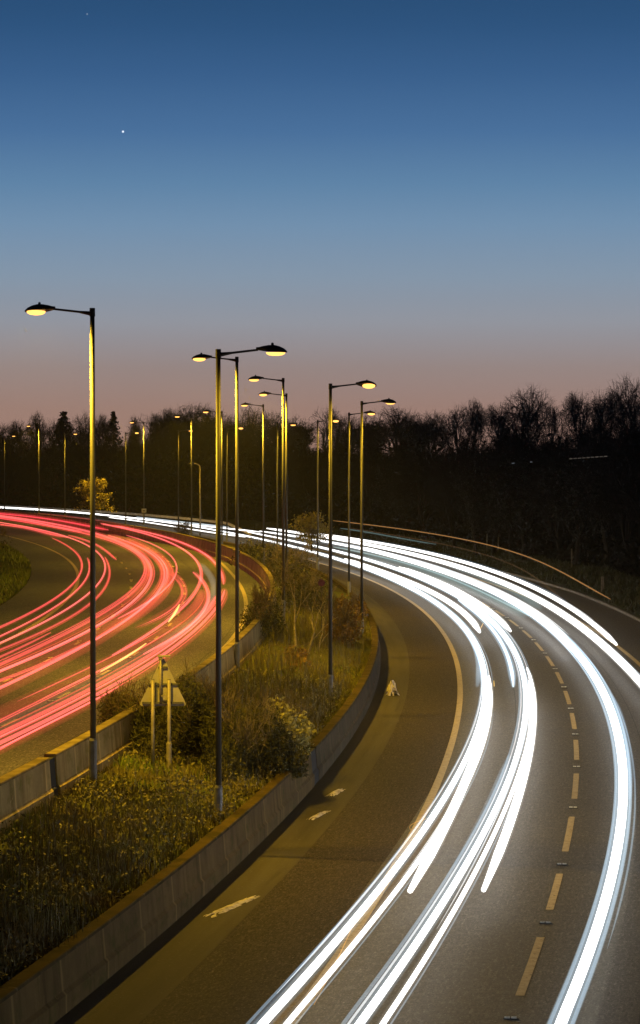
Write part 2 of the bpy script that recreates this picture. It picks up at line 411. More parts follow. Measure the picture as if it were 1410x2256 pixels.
# kerb and right verge
def extrude(name, curve, prof, y0, y1, n, m, side=1, parent=None, closed_ends=True):
    """prof: list of (offset, z); offset is to +normal*side"""
    Y = Ys(y0, y1, n); X = np.asarray(curve(Y), float); dx = np.gradient(X, Y); L = np.hypot(dx, 1); nx, ny = 1 / L, -dx / L
    s = arclen(X, Y) + y0; k = len(prof); pv = np.r_[0, np.cumsum([math.dist(prof[i], prof[i + 1]) for i in range(k - 1)])]
    V = np.zeros((n, k, 3)); U = np.zeros((n, k, 2))
    for j, (q, z) in enumerate(prof):
        V[:, j, 0] = X + nx * q * side; V[:, j, 1] = Y + ny * q * side; V[:, j, 2] = z
        U[:, j, 0] = s; U[:, j, 1] = pv[j]
    i = np.arange(n - 1)[:, None] * k + np.arange(k - 1)[None]
    F = np.stack([i, i + 1, i + 1 + k, i + k], -1).reshape(-1, 4).tolist()
    if closed_ends: F += [list(range(k)), list(range((n - 1) * k, n * k))[::-1]]
    return mesh_obj(name, V.reshape(-1, 3), F, m, parent, uv=U.reshape(-1, 2))
o = extrude('kerb', kerbR, [(0, -.2), (0, .11), (.015, .125), (.135, .125), (.135, -.2)], 60, 420, 120, M['kerb']); tag(o, kind='structure')

# ------------------------------------------------------------------ barriers
M['coping'] = mat('dirty_mossy_top', (.09, .066, .03), .95, spec=.05)
_o = noise_mix(M['coping'], (.10, .072, .032), (.055, .045, .018), 1.5, 5, 'Object', .4, .65)
noise_mix(M['coping'], 0, (.17, .13, .07), 4, 4, 'Object', .6, .75, prev=_o, bump=.3)
CP = [(-.088, .86), (-.096, .905), (-.112, .919), (-.358, .919), (-.374, .905), (-.374, .86)]
PR = [(0, -.1), (0, .30), (-.055, .36), (-.10, .90), (-.115, .915), (-.355, .915), (-.37, .9), (-.37, -.1)]
YG = 75.5
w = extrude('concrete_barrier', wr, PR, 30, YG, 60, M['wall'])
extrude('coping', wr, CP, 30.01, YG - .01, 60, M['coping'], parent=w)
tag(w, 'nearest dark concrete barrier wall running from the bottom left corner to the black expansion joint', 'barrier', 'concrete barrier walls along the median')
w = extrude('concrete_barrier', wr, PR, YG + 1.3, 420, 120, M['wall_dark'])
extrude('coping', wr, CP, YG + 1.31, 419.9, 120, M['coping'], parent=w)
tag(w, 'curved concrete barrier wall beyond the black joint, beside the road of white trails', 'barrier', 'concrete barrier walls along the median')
w = extrude('expansion_joint', wr, [(-.02, -.1), (-.02, .3), (-.07, .355), (-.115, .89), (-.355, .89), (-.355, -.1)], YG, YG + 1.3, 4, M['wall_joint'])
tag(w, 'black joint panel between two lengths of the barrier beside the bushy shrub', 'joint panel')
PL = [(0, ZL - .25), (0, ZL + .30), (-.055, ZL + .36), (-.10, ZL + 1.0), (-.115, ZL + 1.015), (-.335, ZL + 1.015), (-.35, ZL + 1.0), (-.395, ZL + .36), (-.45, ZL + .3), (-.45, ZL - .25)]
wlb = Off(wallLt, .12)
YGL = 60.2
M['coping_pale'] = mat('toned_down_top', (.24, .19, .10), .95, spec=.05); noise_mix(M['coping_pale'], (.26, .2, .105), (.13, .10, .045), 1.5, 5, 'Object', .4, .65, bump=.3)  # top kept darker in colour to hold down lamplight from above
CL = [(-.088, ZL + .96), (-.096, ZL + 1.005), (-.112, ZL + 1.019), (-.338, ZL + 1.019), (-.354, ZL + 1.005), (-.358, ZL + .96)]
w = extrude('concrete_barrier', wlb, PL, 30, YGL, 40, M['wall_lamplit'])
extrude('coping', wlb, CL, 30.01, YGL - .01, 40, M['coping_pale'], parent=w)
tag(w, 'lamplit streaked concrete barrier in the left bottom corner, before the dark joint', 'barrier', 'concrete barrier walls along the median')
w = extrude('concrete_barrier', wlb, PL, YGL + .7, 420, 130, M['wall_lamplit'])
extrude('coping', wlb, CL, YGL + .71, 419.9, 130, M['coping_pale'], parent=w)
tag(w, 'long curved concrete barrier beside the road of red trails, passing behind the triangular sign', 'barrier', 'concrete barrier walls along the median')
w = extrude('expansion_joint', wlb, [(-.05, ZL - .25), (-.05, ZL + .3), (-.09, ZL + .36), (-.13, ZL + .95), (-.3, ZL + .95), (-.36, ZL + .3), (-.36, ZL - .25)], YGL, YGL + .7, 4, M['wall_joint'])
tag(w, 'dark joint panel in the lamplit left barrier, left of the tallest lamp column', 'joint panel')

# ------------------------------------------------------------------ median soil
def vnoise(X, Y, s, seed):
    X = np.asarray(X, float) / s + seed * 17.3; Y = np.asarray(Y, float) / s + seed * 9.1
    xi, yi = np.floor(X), np.floor(Y); fx, fy = X - xi, Y - yi
    h = lambda a, b: np.modf(np.abs(np.sin(a * 127.1 + b * 311.7) * 43758.5453))[0]
    fx = fx * fx * (3 - 2 * fx); fy = fy * fy * (3 - 2 * fy)
    return (h(xi, yi) * (1 - fx) + h(xi + 1, yi) * fx) * (1 - fy) + (h(xi, yi + 1) * (1 - fx) + h(xi + 1, yi + 1) * fx) * fy
mL = lambda Y: wlb(Y) - .05
mR = lambda Y: wr(Y) - .3
def medz(X, Y):
    xl, xr = mL(Y), mR(Y); t = np.clip((X - xl) / np.maximum(xr - xl, .1), 0, 1)
    b = np.sin(np.pi * t)
    return 1.45 + (.68 - 1.45) * t + b * (.22 * vnoise(X, Y, 2.1, 1) + .12 * vnoise(X, Y, .7, 2) - .1)
Yg = Ys(30, 420, 300); T = np.linspace(0, 1, 26)
XX = mL(Yg)[:, None] + (mR(Yg) - mL(Yg))[:, None] * T[None]; YY = np.repeat(Yg[:, None], 26, 1)
ZZ = medz(XX, YY)
i = np.arange(299)[:, None] * 26 + np.arange(25)[None]
o = mesh_obj('median_ground', np.stack([XX, YY, ZZ], -1).reshape(-1, 3), np.stack([i, i + 1, i + 27, i + 26], -1).reshape(-1, 4), M['soil'], smooth=True)
tag(o, kind='structure')

# left verge + right verge and wooded slopes
def terrain(name, x_of, zf, y0, y1, n, cols, m):
    Y = np.linspace(y0, y1, n); T = np.linspace(0, 1, cols)
    XX = np.stack([x_of(Y, t) for t in T], 1); YY = np.repeat(Y[:, None], cols, 1); TT = np.repeat(T[None], n, 0)
    ZZ = zf(XX, YY, TT)
    i = np.arange(n - 1)[:, None] * cols + np.arange(cols - 1)[None]
    return mesh_obj(name, np.stack([XX, YY, ZZ], -1).reshape(-1, 3), np.stack([i, i + 1, i + 1 + cols, i + cols], -1).reshape(-1, 4), m, smooth=True)
lv_x = lambda Y, t: vL(Y) - 60 * t ** 1.5
lv_z = lambda X, Y, T: ZL - .03 + np.minimum(T * 10, 1) * .08 + 1.2 * T + .25 * vnoise(X, Y, 3, 4) * np.minimum(T * 6, 1)
o = terrain('left_verge', lv_x, lv_z, 60, 420, 160, 24, M['verge']); tag(o, kind='structure')
def hill_h(D, Y, X):
    """height of the wooded slope at distance D beyond the kerb"""
    e = np.clip((D - 3.0) / 30.0, 0, 1); e = e * e * (3 - 2 * e)
    top = np.interp(Y, [60, 160, 260, 420, 600], [4.5, 4.5, 3.6, 2.6, 2.0])
    return .12 + .4 * np.clip(D / 4, 0, 1) + e * top + np.clip((D - 30) / 100, 0, 1) * 1.5 + .35 * vnoise(X, Y, 6, 5) * np.clip(D / 6, 0, 1)
rv_x = lambda Y, t: kerbR(Y) + .13 + 260 * t ** 2
rv_z = lambda X, Y, T: hill_h(260 * T ** 2, Y, X)
o = terrain('right_verge', lambda Y, t: kerbR(Y) + .13 + 5.5 * t, lambda X, Y, T: hill_h(5.5 * T, Y, X) + .01, 60, YF, 200, 8, M['verge']); tag(o, kind='structure')
o = terrain('wooded_hill', lambda Y, t: kerbR(Y) + 5.2 + 260 * t ** 2, lambda X, Y, T: hill_h(5.2 + 260 * T ** 2, Y, X) - .02, 60, YF, 200, 26, M['hill']); tag(o, kind='structure')
o = terrain('far_hill', lambda Y, t: -260 + 420 * t + 0 * Y, lambda X, Y, T: np.interp(Y, [YF - 20, YF + 60, YF + 300], [-.5, 4, 7]) + .6 * vnoise(X, Y, 20, 6), YF - 20, YF + 300, 20, 60, M['hill']); tag(o, kind='structure')

# ------------------------------------------------------------------ light trails
random.seed(5)
TRAILS = 0
def trail(pts, z, label, cores, halo, name, group, near=None, far=None, rc=.1, rh=.2, deg=3, strands=()):
    """one lamp's streak: a glowing core with a thinner sheath of light round it.
    rc, rh may be tables [(Y, r), ...]"""
    c = Curve(pts, z, deg)
    y0 = c.lo if near is None else near; y1 = c.hi if far is None else far
    n = int(18 + (y1 - y0) / 4.0); Y = Ys(y0, y1, n); X = c(Y)
    def tubes(r, nm, m, parent):
        rr = np.interp(Y, *np.array(r, float).T) if isinstance(r, (list, tuple)) else np.full(n, r)
        P = [Vector((X[i], Y[i], z)) for i in range(n)]
        rr = rr * np.clip(.5 + .5 * np.minimum(Y - Y[0], Y[-1] - Y) / 5.0, .5, 1)
        d0 = (P[0] - P[1]).normalized(); d1 = (P[-1] - P[-2]).normalized()
        Pq = [P[0] + d0 * rr[0] * .95, P[0] + d0 * rr[0] * .6] + P + [P[-1] + d1 * rr[-1] * .6, P[-1] + d1 * rr[-1] * .95]
        Rq = [rr[0] * .3, rr[0] * .8] + list(rr) + [rr[-1] * .8, rr[-1] * .3]
        b = MB(); b.tube(Pq, Rq, 8)
        return b.build(nm, m, parent, smooth=True)
    o = tubes(rc, name, cores, None) if cores else None
    if halo:
        h = tubes(rh, 'halo' if o else name, halo, o)
        o = o or h
    rr0 = random.Random(label)
    for (q, r, m, fa, fb) in strands:                # finer lines beside the main one
        n0 = n; Ya = y0 + (y1 - y0) * fa; Yb = y0 + (y1 - y0) * fb; k = int(12 + (Yb - Ya) / 5); YS = Ys(max(Ya, 1), Yb, k)
        XS = c(YS); dx = np.gradient(XS, YS); Ln = np.hypot(dx, 1); wob = q + .02 * np.sin(YS / 23.0 + rr0.random() * 6)
        zs = z + rr0.uniform(-.06, .12); tap = np.minimum(1, np.minimum(np.arange(k) + .4, k - np.arange(k) - .6) / 3)
        b = MB(); b.tube([(XS[i] + wob[i] / Ln[i], YS[i] - wob[i] * dx[i] / Ln[i], zs) for i in range(k)], list(r * tap), 6)
        b.build('strand', m, o, smooth=True)
    tag(o, label, 'light trail', group)
    return o
WHT = streak('white_headlight_streak', (1.0, .97, .93), 2.1)
WHT2 = streak('cool_headlight_streak', (.80, .93, 1.0), .9)
HB = glow_air('bluish_streak_sheath', (.52, .68, .80), .22)
HW = glow_air('pale_streak_sheath', (.80, .80, .78), .16)
TEAL = glow_air('teal_streak', (.30, .48, .48), .06)
TEALC = streak('teal_streak_core', (.42, .62, .66), .55)
TEALF = streak('faint_teal_streak', (.35, .55, .55), .2)
BLUE = glow_air('blue_streak', (.40, .58, .75), .16)
GREYT = glow_air('grey_streak', (.42, .40, .30), .04)
REDC = streak('red_tail_streak', (1.0, .09, .10), .68)
REDH = glow_air('red_streak_sheath', (1.0, .075, .05), .085)
REDW = glow_air('wide_red_streak', (1.0, .09, .06), .065)
PINKC = streak('pink_tail_streak', (1.0, .145, .15), .85)
CRIM = streak('crimson_tail_streak', (.9, .03, .08), .8)
AMB = streak('amber_indicator_streak', (1.0, .62, .16), 1.15)
AMBD = streak('dim_amber_streak', (1.0, .5, .1), .4)
AMBH = glow_air('amber_sheath', (1.0, .45, .08), .2)
ORG = streak('orange_marker_streak', (.75, .36, .12), .42)
ORGD = streak('faint_orange_streak', (.5, .26, .12), .10)
GW = 'white headlight trails on the right road'
GR = 'red tail light trails on the left road'
def c3(*p): return [(x * .39716, 1080 + y * .39716) for x, y in p]
HZ = .65
FAR = [(628,1198),(524,1179),(462,1166),(348,1147),(213,1134),(99,1124),(0,1119)]
rw = [(40, .085), (60, .09), (90, .105), (130, .13), (180, .15), (230, .12), (270, .09), (420, .08)]
rn = [(40, .06), (60, .068), (90, .08), (130, .1), (180, .11), (260, .09), (420, .08)]
rwh = [(y, r * 1.45) for y, r in rw]; rnh = [(y, r * 1.45) for y, r in rn]
rw = [(y, r * .72) for y, r in rw]; rn = [(y, r * .7) for y, r in rn]
T = trail
WSTR = streak('fine_white_strand', (.95, .97, 1.0), .7); BSTR = streak('fine_blue_strand', (.45, .62, .78), .36)
T([(579,2251),(706,2106),(825,1962),(932,1838),(996,1740),(1055,1625),(1073,1543),(1067,1477),(1052,1432),(1022,1387),(952,1331),(866,1276),(791,1246),(730,1225)] + FAR, HZ,
  'longest inner headlight trail, hugging the amber edge line and reaching the far left', WHT, HB, 'headlight_trail', GW, 34, 470, rw, rwh, 5, [(-.16, .022, BSTR, 0, .35), (-.12, .02, WSTR, .02, .3), (.17, .02, WSTR, .1, .5), (.24, .016, BSTR, .15, .6), (-.2, .02, WSTR, .3, .7)])
T([(638,2251),(740,2123),(825,2021),(910,1915),(953,1855),(996,1783),(1055,1660),(1080,1570),(1077,1490)], HZ,
  'thin headlight trail just right of the innermost one at the bottom edge', WHT, HW, 'headlight_trail', GW, 34, None, rn, rnh, 4, [(.11, .012, BSTR, 0, .8), (-.1, .014, WSTR, .3, 1)])
T([(903,1962),(953,1872),(996,1791),(1035,1690),(1070,1590),(1078,1520)], HZ,
  'short headlight trail with a rounded near end in the inner lane', WHT, HW, 'headlight_trail', GW, None, None, [(50, .11), (90, .12), (130, .14)], [(50, .15), (130, .2)], 3)
T([(800,2251),(910,2089),(996,1966),(1047,1853),(1102,1756),(1133,1658),(1158,1578),(1166,1528),(1148,1462),(1113,1402),(1052,1341),(982,1301),(911,1268),(831,1240),(765,1220),(720,1208),(677,1198),(628,1190),(547,1172)], HZ,
  'second long headlight trail from the left with a blue edge at the bottom', WHT, HB, 'headlight_trail', GW, 34, None, rw, [(y, r * 1.9) for y, r in rw], 5, [(-.2, .03, BSTR, 0, .3), (-.15, .02, WSTR, 0, .4), (.18, .02, WSTR, .2, .7), (.26, .02, BSTR, .2, .8)])
T([(847,2251),(910,2149),(996,2025),(1016,1970),(1078,1853),(1125,1764),(1156,1658),(1170,1590),(1176,1553),(1161,1472)], HZ,
  'thin headlight trail along the right side of the blue edged one', WHT, HW, 'headlight_trail', GW, 34, None, rn, rnh, 4, [(.12, .014, BSTR, 0, .7), (-.11, .016, WSTR, .2, 1), (.17, .01, ORGD, 0, .5)])
T([(1065,1960),(1094,1892),(1133,1787),(1160,1678),(1175,1570),(1168,1500)], HZ,
  'short headlight trail with a rounded near end left of the dashed line', WHT, HW, 'headlight_trail', GW, None, None, [(50, .1), (90, .11), (130, .12)], [(50, .14), (130, .18)], 3)
T([(1057,1392),(1027,1356),(982,1321),(920,1290),(850,1262),(760,1232)], HZ,
  'headlight trail ending in a rounded tip above the inner lane bend', WHT, HW, 'headlight_trail', GW, None, None, .13, .2, 3, [(-.17, .02, WSTR, .1, .9), (.18, .018, BSTR, .1, .9)])
T([(1125,1390),(1083,1351),(1027,1311),(952,1276),(880,1250)], HZ,
  'headlight trail ending in a rounded tip at the start of the white dashes', WHT, HW, 'headlight_trail', GW, None, None, .11, .19, 3)
T([(1051,1512),(1055,1472),(1047,1427),(1020,1380),(985,1345)], HZ,
  'pale blue streak ending below the bend on the left edge of the inner trail', None, BLUE, 'headlight_trail', GW, None, None, 0, .13, 3)
T([(1131,1512),(1123,1462),(1103,1412),(1065,1365),(1010,1322)], HZ,
  'pale blue streak ending between the two inner white bundles', WHT2, BLUE, 'headlight_trail', GW, None, None, .07, .17, 3)
T([(1250,2240),(1301,2087),(1340,1931),(1363,1814),(1371,1717),(1366,1625),(1354,1570),(1319,1512),(1269,1442),(1208,1371),(1153,1336),(1052,1291),(952,1251),(851,1220),(796,1208),(730,1195),(677,1185),(628,1180),(576,1170)], HZ,
  'broadest headlight trail on the right, alone right of the dashed line at the bottom', WHT, HB, 'headlight_trail', GW, 34, None, [(40, .088), (60, .10), (90, .125), (130, .13), (180, .15), (240, .10), (330, .065)], [(40, .21), (90, .24), (130, .26), (240, .2), (330, .12)], 5, [(-.2, .03, BSTR, 0, .35), (.2, .03, BSTR, 0, .4), (.27, .02, BSTR, .05, .5), (-.25, .018, WSTR, .3, .8), (.3, .02, WSTR, .35, .85)])
T([(1254,1422),(1215,1380),(1165,1340),(1080,1299),(980,1260),(880,1228),(800,1207)], HZ,
  'headlight trail ending in a rounded tip in the middle of the right lane', WHT, HW, 'headlight_trail', GW, None, None, [(120, .12), (200, .15), (300, .1)], [(120, .22), (200, .26), (300, .15)], 3, [(-.18, .02, WSTR, .15, .9), (.18, .02, BSTR, .1, .9)])
T([(1410,1508),(1370,1457),(1319,1407),(1254,1361),(1178,1319),(1103,1283),(1002,1246),(901,1218),(801,1198),(730,1185),(660,1175),(590,1164)], HZ,
  'headlight trail leaving the frame at the right edge', WHT, HW, 'headlight_trail', GW, 80, None, [(80, .12), (130, .15), (200, .16), (330, .09)], [(80, .2), (200, .24), (330, .15)], 4, [(.2, .02, WSTR, .1, .7), (-.2, .02, BSTR, .2, .9), (.28, .016, BSTR, .0, .5)])
T([(1357,1420),(1304,1371),(1229,1321),(1128,1276),(1002,1231),(876,1205),(780,1187),(700,1176)], HZ,
  'outermost headlight trail, ending in a tip near the right edge line', WHT, HW, 'headlight_trail', GW, None, None, [(120, .1), (200, .12), (330, .08)], [(120, .17), (330, .13)], 4, [(.17, .018, WSTR, .1, .8), (.24, .014, BSTR, .2, .9)])
T([(1165,1356),(1103,1324),(1002,1278),(901,1243),(801,1218),(735,1205)], HZ,
  'upper teal streak with a blunt end between the white bundles', TEALC, TEAL, 'headlight_trail', GW, None, None, .05, .2, 3)
T([(1158,1360),(1096,1329),(996,1283),(895,1248),(797,1222)], HZ,
  'lower teal streak with a blunt end between the white bundles', None, TEAL, 'headlight_trail', GW, None, None, 0, .2, 3)
T([(1193,1341),(1128,1301),(1060,1270),(985,1243)], HZ,
  'short dim teal streak under the outer white bundle', None, TEAL, 'headlight_trail', GW, None, None, 0, .22, 3)
T([(1326,1455),(1290,1412),(1224,1366),(1150,1325)], HZ,
  'thin faint grey streak between the two right hand white bundles', None, GREYT, 'headlight_trail', GW, None, None, 0, .07, 3)
T([(1387,1760),(1384,1660),(1371,1590),(1345,1528)], HZ,
  'thin blue grey streak on the outer edge of the broad right trail', None, BLUE, 'headlight_trail', GW, None, None, 0, .1, 3)
T([(1335,2100),(1372,1950),(1388,1800),(1390,1720)], HZ,
  'dull brown grey streak along the outer side of the broad right trail', None, GREYT, 'headlight_trail', GW, 34, None, 0, .16, 3)
T([(571,2251),(698,2106),(817,1962),(924,1838),(988,1740),(1030,1665)], HZ,
  'pale blue fringe streak along the left side of the longest inner headlight trail', None, BLUE, 'headlight_trail', GW, 34, None, 0, .10, 3)
T([(787,2251),(897,2089),(983,1966),(1034,1853),(1090,1756),(1122,1665)], HZ,
  'broad pale blue fringe along the left side of the second long headlight trail', None, BLUE, 'headlight_trail', GW, 34, None, 0, .13, 3)
T([(605,2256),(760,2085),(880,1935),(960,1810),(1005,1735)], .5,
  'dull brown streak between the two innermost white trails at the bottom', ORGD, None, 'headlight_trail', GW, 34, None, .05, .08, 3)
# far stretch: the trails bunch up before the bend
T([(576,1172),(524,1167),(440,1158),(348,1147),(280,1140),(213,1133),(120,1124),(0,1117)], .9,
  'far upper white trail passing behind the small yellow tree', WHT, HW, 'headlight_trail', GW, None, 470, .07, .13, 4)
T([(540,1183),(462,1172),(400,1163),(348,1154),(290,1146),(240,1140)], HZ,
  'far lower white trail between the small white sign and the bend', WHT, HW, 'headlight_trail', GW, None, None, .06, .12, 3)
T([(503,1161),(440,1154),(380,1148),(330,1142),(300,1139)], 1.0,
  'far short white streak nearest the crash barrier', WHT2, HW, 'headlight_trail', GW, None, None, .05, .1, 3)
# high side lamps of lorries
T([(1342,1320),(1300,1293),(1255,1269),(1204,1245),(1153,1224),(1100,1207),(1030,1190),(950,1175),(880,1165),(800,1155),(735,1147)], 3.5,
  'long thin orange trail curving high above the outer lane to a tip by the verge', ORG, None, 'marker_light_trail', 'orange lorry lamp trails', None, None, [(90, .025), (140, .03), (250, .035)], .05, 4)
T([(1242,1322),(1200,1290),(1153,1255),(1080,1226),(1002,1205),(920,1188),(850,1176),(770,1163)], 2.6,
  'faint brown trail below the long orange one', ORGD, None, 'marker_light_trail', 'orange lorry lamp trails', None, None, .035, .05, 4)
T([(960,1199),(900,1189),(850,1180),(800,1171),(750,1164)], 1.9,
  'faint pale teal streak above the white bundle near the verge', TEALF, None, 'marker_light_trail', 'orange lorry lamp trails', None, None, [(200, .03), (240, .06), (300, .05)], .05, 3)
# amber details of the right road
T([(692,2213),(740,2120),(790,2010)], .3, 'dotted amber glimmer beside the innermost headlight trail at the bottom', AMBD, None, 'indicator_trail', 'amber indicator trails', None, None, .012, .02, 2)
T([(905,1828),(915,1812),(940,1804)], .5, 'tiny amber hook left of the inner headlight trail', AMBD, None, 'indicator_trail', 'amber indicator trails', None, None, .014, .02, 2)
T([(1088,1512),(1090,1505),(1087,1500)], .6, 'tiny amber fleck right of the inner headlight trail', AMB, None, 'indicator_trail', 'amber indicator trails', None, None, .02, .03, 1)
T([(1058,1385),(1063,1378),(1064,1373)], .6, 'small amber tick at the tip of the upper headlight trail', AMB, None, 'indicator_trail', 'amber indicator trails', None, None, .02, .03, 1)

# red trails
RZ = ZL + .8
REDS = streak('deep_red_strand', (1.0, .07, .05), .5)
SALM = streak('salmon_strand', (1.0, .17, .16), .8)
def red(pts, label, core=REDC, halo=REDH, rc=.035, rh=.1, near=None, far=None, deg=3):
    r = random.Random(label); st = []
    k = 1 if rh <= .1 else (2 if rh < .2 else 3)
    for i in range(k):
        q = (i + .5) / k * 2 - 1; q = q * rh * .9 + r.uniform(-.03, .03)
        if abs(q) < rc: q = rc * 1.5 * (1 if q >= 0 else -1)
        fa, fb = (0, 1) if r.random() < .5 else sorted((r.random() * .4, .6 + r.random() * .4))
        st.append((q, r.uniform(.012, .022), r.choice((REDS, REDC, REDC, SALM)), fa, fb))
    T(c3(*pts), RZ, label, core, halo, 'taillight_trail', GR, near, far, min(rc, .05), rh, deg, st)
red([(0,765),(150,690),(300,600),(400,530),(455,440),(450,390),(400,330),(290,265)], 'leftmost red trail, crossing the inner white edge line and ending at a tip', near=45)
red([(0,812),(150,737),(300,652),(420,562),(485,480),(497,420),(485,375)], 'second red trail from the left, ending at a tip beside the tall lamp column', near=45)
red([(0,845),(200,762),(380,652),(500,570),(560,500),(582,440),(570,390),(540,340),(470,295),(380,260),(250,225),(100,195),(0,178)], 'third red trail from the left, looping round to the far left', near=45, far=330, core=PINKC, deg=4)
red([(0,885),(200,800),(400,700),(530,600),(590,520),(607,450),(600,400),(580,370)], 'fourth red trail from the left, ending above the stud row', near=45)
red([(280,790),(150,855),(0,925)], 'short red trail with a blunt far end at the left edge', near=45)
red([(645,385),(600,345),(540,305),(470,275),(380,250)], 'red trail with a blunt near end at the top of the stud row', rc=.05)
red([(0,965),(200,880),(400,780),(560,690),(700,610),(780,520),(800,440),(780,380),(720,330),(640,290),(530,250),(380,220),(200,190),(0,155)], 'red trail left of the bright pink bundle', near=45, far=330, rc=.04, halo=REDW, rh=.2, deg=4)
red([(0,1000),(200,922),(400,822),(560,740),(720,640),(800,560),(832,470),(828,410),(780,350),(700,300),(560,248),(400,205),(200,170),(0,140)], 'broad pink red trail through the middle of the left lanes', PINKC, REDW, .06, .22, near=45, far=330, deg=4)
red([(0,1058),(200,982),(380,900),(560,815)], 'thin red trail fading below the broad pink one', near=45, rc=.03)
red([(0,1095),(200,1005),(400,898),(560,805),(720,705),(850,600),(900,520),(910,450),(890,400),(820,340),(720,290),(600,250)], 'brightest pink trail of the middle bundle, thick at the left edge', PINKC, REDW, .075, .28, near=45, deg=4)
red([(560,790),(760,700),(880,600),(935,520),(930,430),(890,370),(800,310),(700,268)], 'wide soft red band on the outer side of the middle bundle', None, REDW, .05, .26)
red([(640,712),(800,640),(930,545),(972,460),(960,400),(900,330),(800,275),(690,250)], 'thin pale pink line crossing the outer side of the middle bundle', PINKC, REDH, .035, .08)
red([(760,760),(900,695),(985,640),(1016,580),(1005,510),(955,460)], 'soft red band between the middle bundle and the yellow streak', None, REDW, .05, .2)
red([(610,915),(760,830),(920,740),(1040,635),(1100,550),(1114,483),(1090,415),(1030,345),(900,275),(760,228),(560,182),(350,155),(150,130),(0,112)], 'red trail starting from a blunt end left of the triangular sign', PINKC, REDH, .045, .12, far=400, deg=4)
red([(800,908),(950,822),(1080,732),(1140,645),(1152,580),(1120,500),(1070,455)], 'red trail starting from a blunt end just above the triangular sign', PINKC, REDH, .05, .15)
red([(0,1252),(250,1130),(500,1010),(700,910),(900,800),(1050,680),(1120,560)], 'wide dull red band upper of the pair at the lower left', None, REDW, .05, .26, near=45)
red([(0,1275),(250,1152),(500,1030),(620,968)], 'thin orange red line inside the upper dull band', REDC, REDH, .02, .06, near=45)
red([(0,1350),(250,1222),(500,1108),(750,965),(950,830),(1100,715),(1180,625),(1197,585)], 'red trail directly below the grey green streak', REDC, REDH, .06, .16, near=45)
red([(0,1405),(250,1275),(500,1152),(750,1012),(950,882),(1100,762),(1200,645),(1247,555)], 'broad red trail passing behind the top of the triangular sign', PINKC, REDW, .07, .28, near=45)
red([(0,1436),(250,1305),(500,1178),(680,1075)], 'lowest red trail in the lower left', REDC, REDH, .03, .12, near=45)
red([(1243,520),(1232,470),(1190,405),(1100,335),(980,280),(850,238),(700,212),(560,182)], 'outermost red trail hugging the curved barrier wall', PINKC, REDH, .06, .18)
red([(720,208),(560,182),(400,160),(250,142),(150,135)], 'bright crimson trail on the far bend', CRIM, REDH, .13, .3)
red([(600,220),(480,195),(350,172),(200,150),(60,135),(0,130)], 'crimson trail just below the brightest far one', CRIM, REDH, .08, .25, far=400)
red([(450,230),(300,200),(150,170),(0,148)], 'far salmon trail near the left edge', REDC, REDW, .08, .25, far=360)
red([(380,262),(250,235),(120,205),(0,190)], 'lower far salmon trail near the left edge', REDC, REDW, .06, .22, far=330)
T(c3((560,1005),(630,965),(700,925),(760,885),(810,850)), RZ, 'longer yellow streak across the red trails above the sign', AMB, AMBH, 'indicator_trail', 'amber indicator trails', None, None, .035, .07, 2)
T(c3((935,730),(965,690),(985,655),(995,635)), RZ, 'shorter yellow streak near the second stud row', AMB, AMBH, 'indicator_trail', 'amber indicator trails', None, None, .045, .09, 2)
T(c3((0,1325),(450,1095),(800,918),(1000,790),(1150,640),(1190,560),(1170,480),(1110,410)), RZ, 'dull grey green streak running between the lower red trails', None, GREYT, 'taillight_trail', GR, 45, None, 0, .2, 4)

# ------------------------------------------------------------------ street lamps
def lathe_dome(m, cx, cz, lx, ly, h, nose, n=14, k=6):
    pass
def lantern_parts(root, s):
    """lantern pointing to +x*s; the arm meets it at x=.86"""
    # hood: a flattened shell that thickens at the spigot
    b = MB(); prof = []
    for i in range(11):
        t = i / 10
        wy = .165 * math.sin(math.pi * min(1, .22 + .78 * t) if t < .5 else math.pi * (.22 + .78 * t)) if False else 0
    secs = [(.84, .045, .05, .02), (.90, .075, .075, .0), (1.0, .125, .115, -.015), (1.12, .165, .15, -.03), (1.25, .175, .155, -.035), (1.36, .16, .13, -.04), (1.46, .115, .085, -.045), (1.52, .05, .035, -.05)]
    V = []; k = 10
    for (x, wy, h, zb) in secs:
        for j in range(k):
            a = math.pi * j / (k - 1)
            V.append((x * s, math.cos(a) * wy, zb + math.sin(a) ** .8 * h))
    F = []
    for i in range(len(secs) - 1):
        for j in range(k - 1): F.append((i * k + j, i * k + j + 1, (i + 1) * k + j + 1, (i + 1) * k + j))
        F.append((i * k + k - 1, i * k, (i + 1) * k, (i + 1) * k + k - 1))
    F += [tuple(range(k)), tuple(range((len(secs) - 1) * k, len(secs) * k))]
    b.add(V, F)
    lan = b.build('lantern', M['hood'], root, smooth=False)
    # bowl: shallow glass under the hood
    b = MB(); V = []; n = 14
    for r, z in ((1.0, -.042), (.95, -.075), (.72, -.105), (.35, -.12)):
        for j in range(n):
            a = 2 * math.pi * j / n; V.append(((1.27 + math.cos(a) * .215 * r) * s, math.sin(a) * .145 * r, z))
    F = [(i * n + j, i * n + (j + 1) % n, (i + 1) * n + (j + 1) % n, (i + 1) * n + j) for i in range(3) for j in range(n)]
    F += [tuple(range(3 * n, 4 * n)), tuple(range(n))]
    b.add(V, F); b.build('bowl', M['bowl'], lan, smooth=True)
    b = MB(); b.tube([(1.2 * s, 0, .10), (1.2 * s, 0, .155), (1.2 * s, 0, .17)], [.032, .03, .018], 8); b.build('photocell', M['hood'], lan)
    return lan
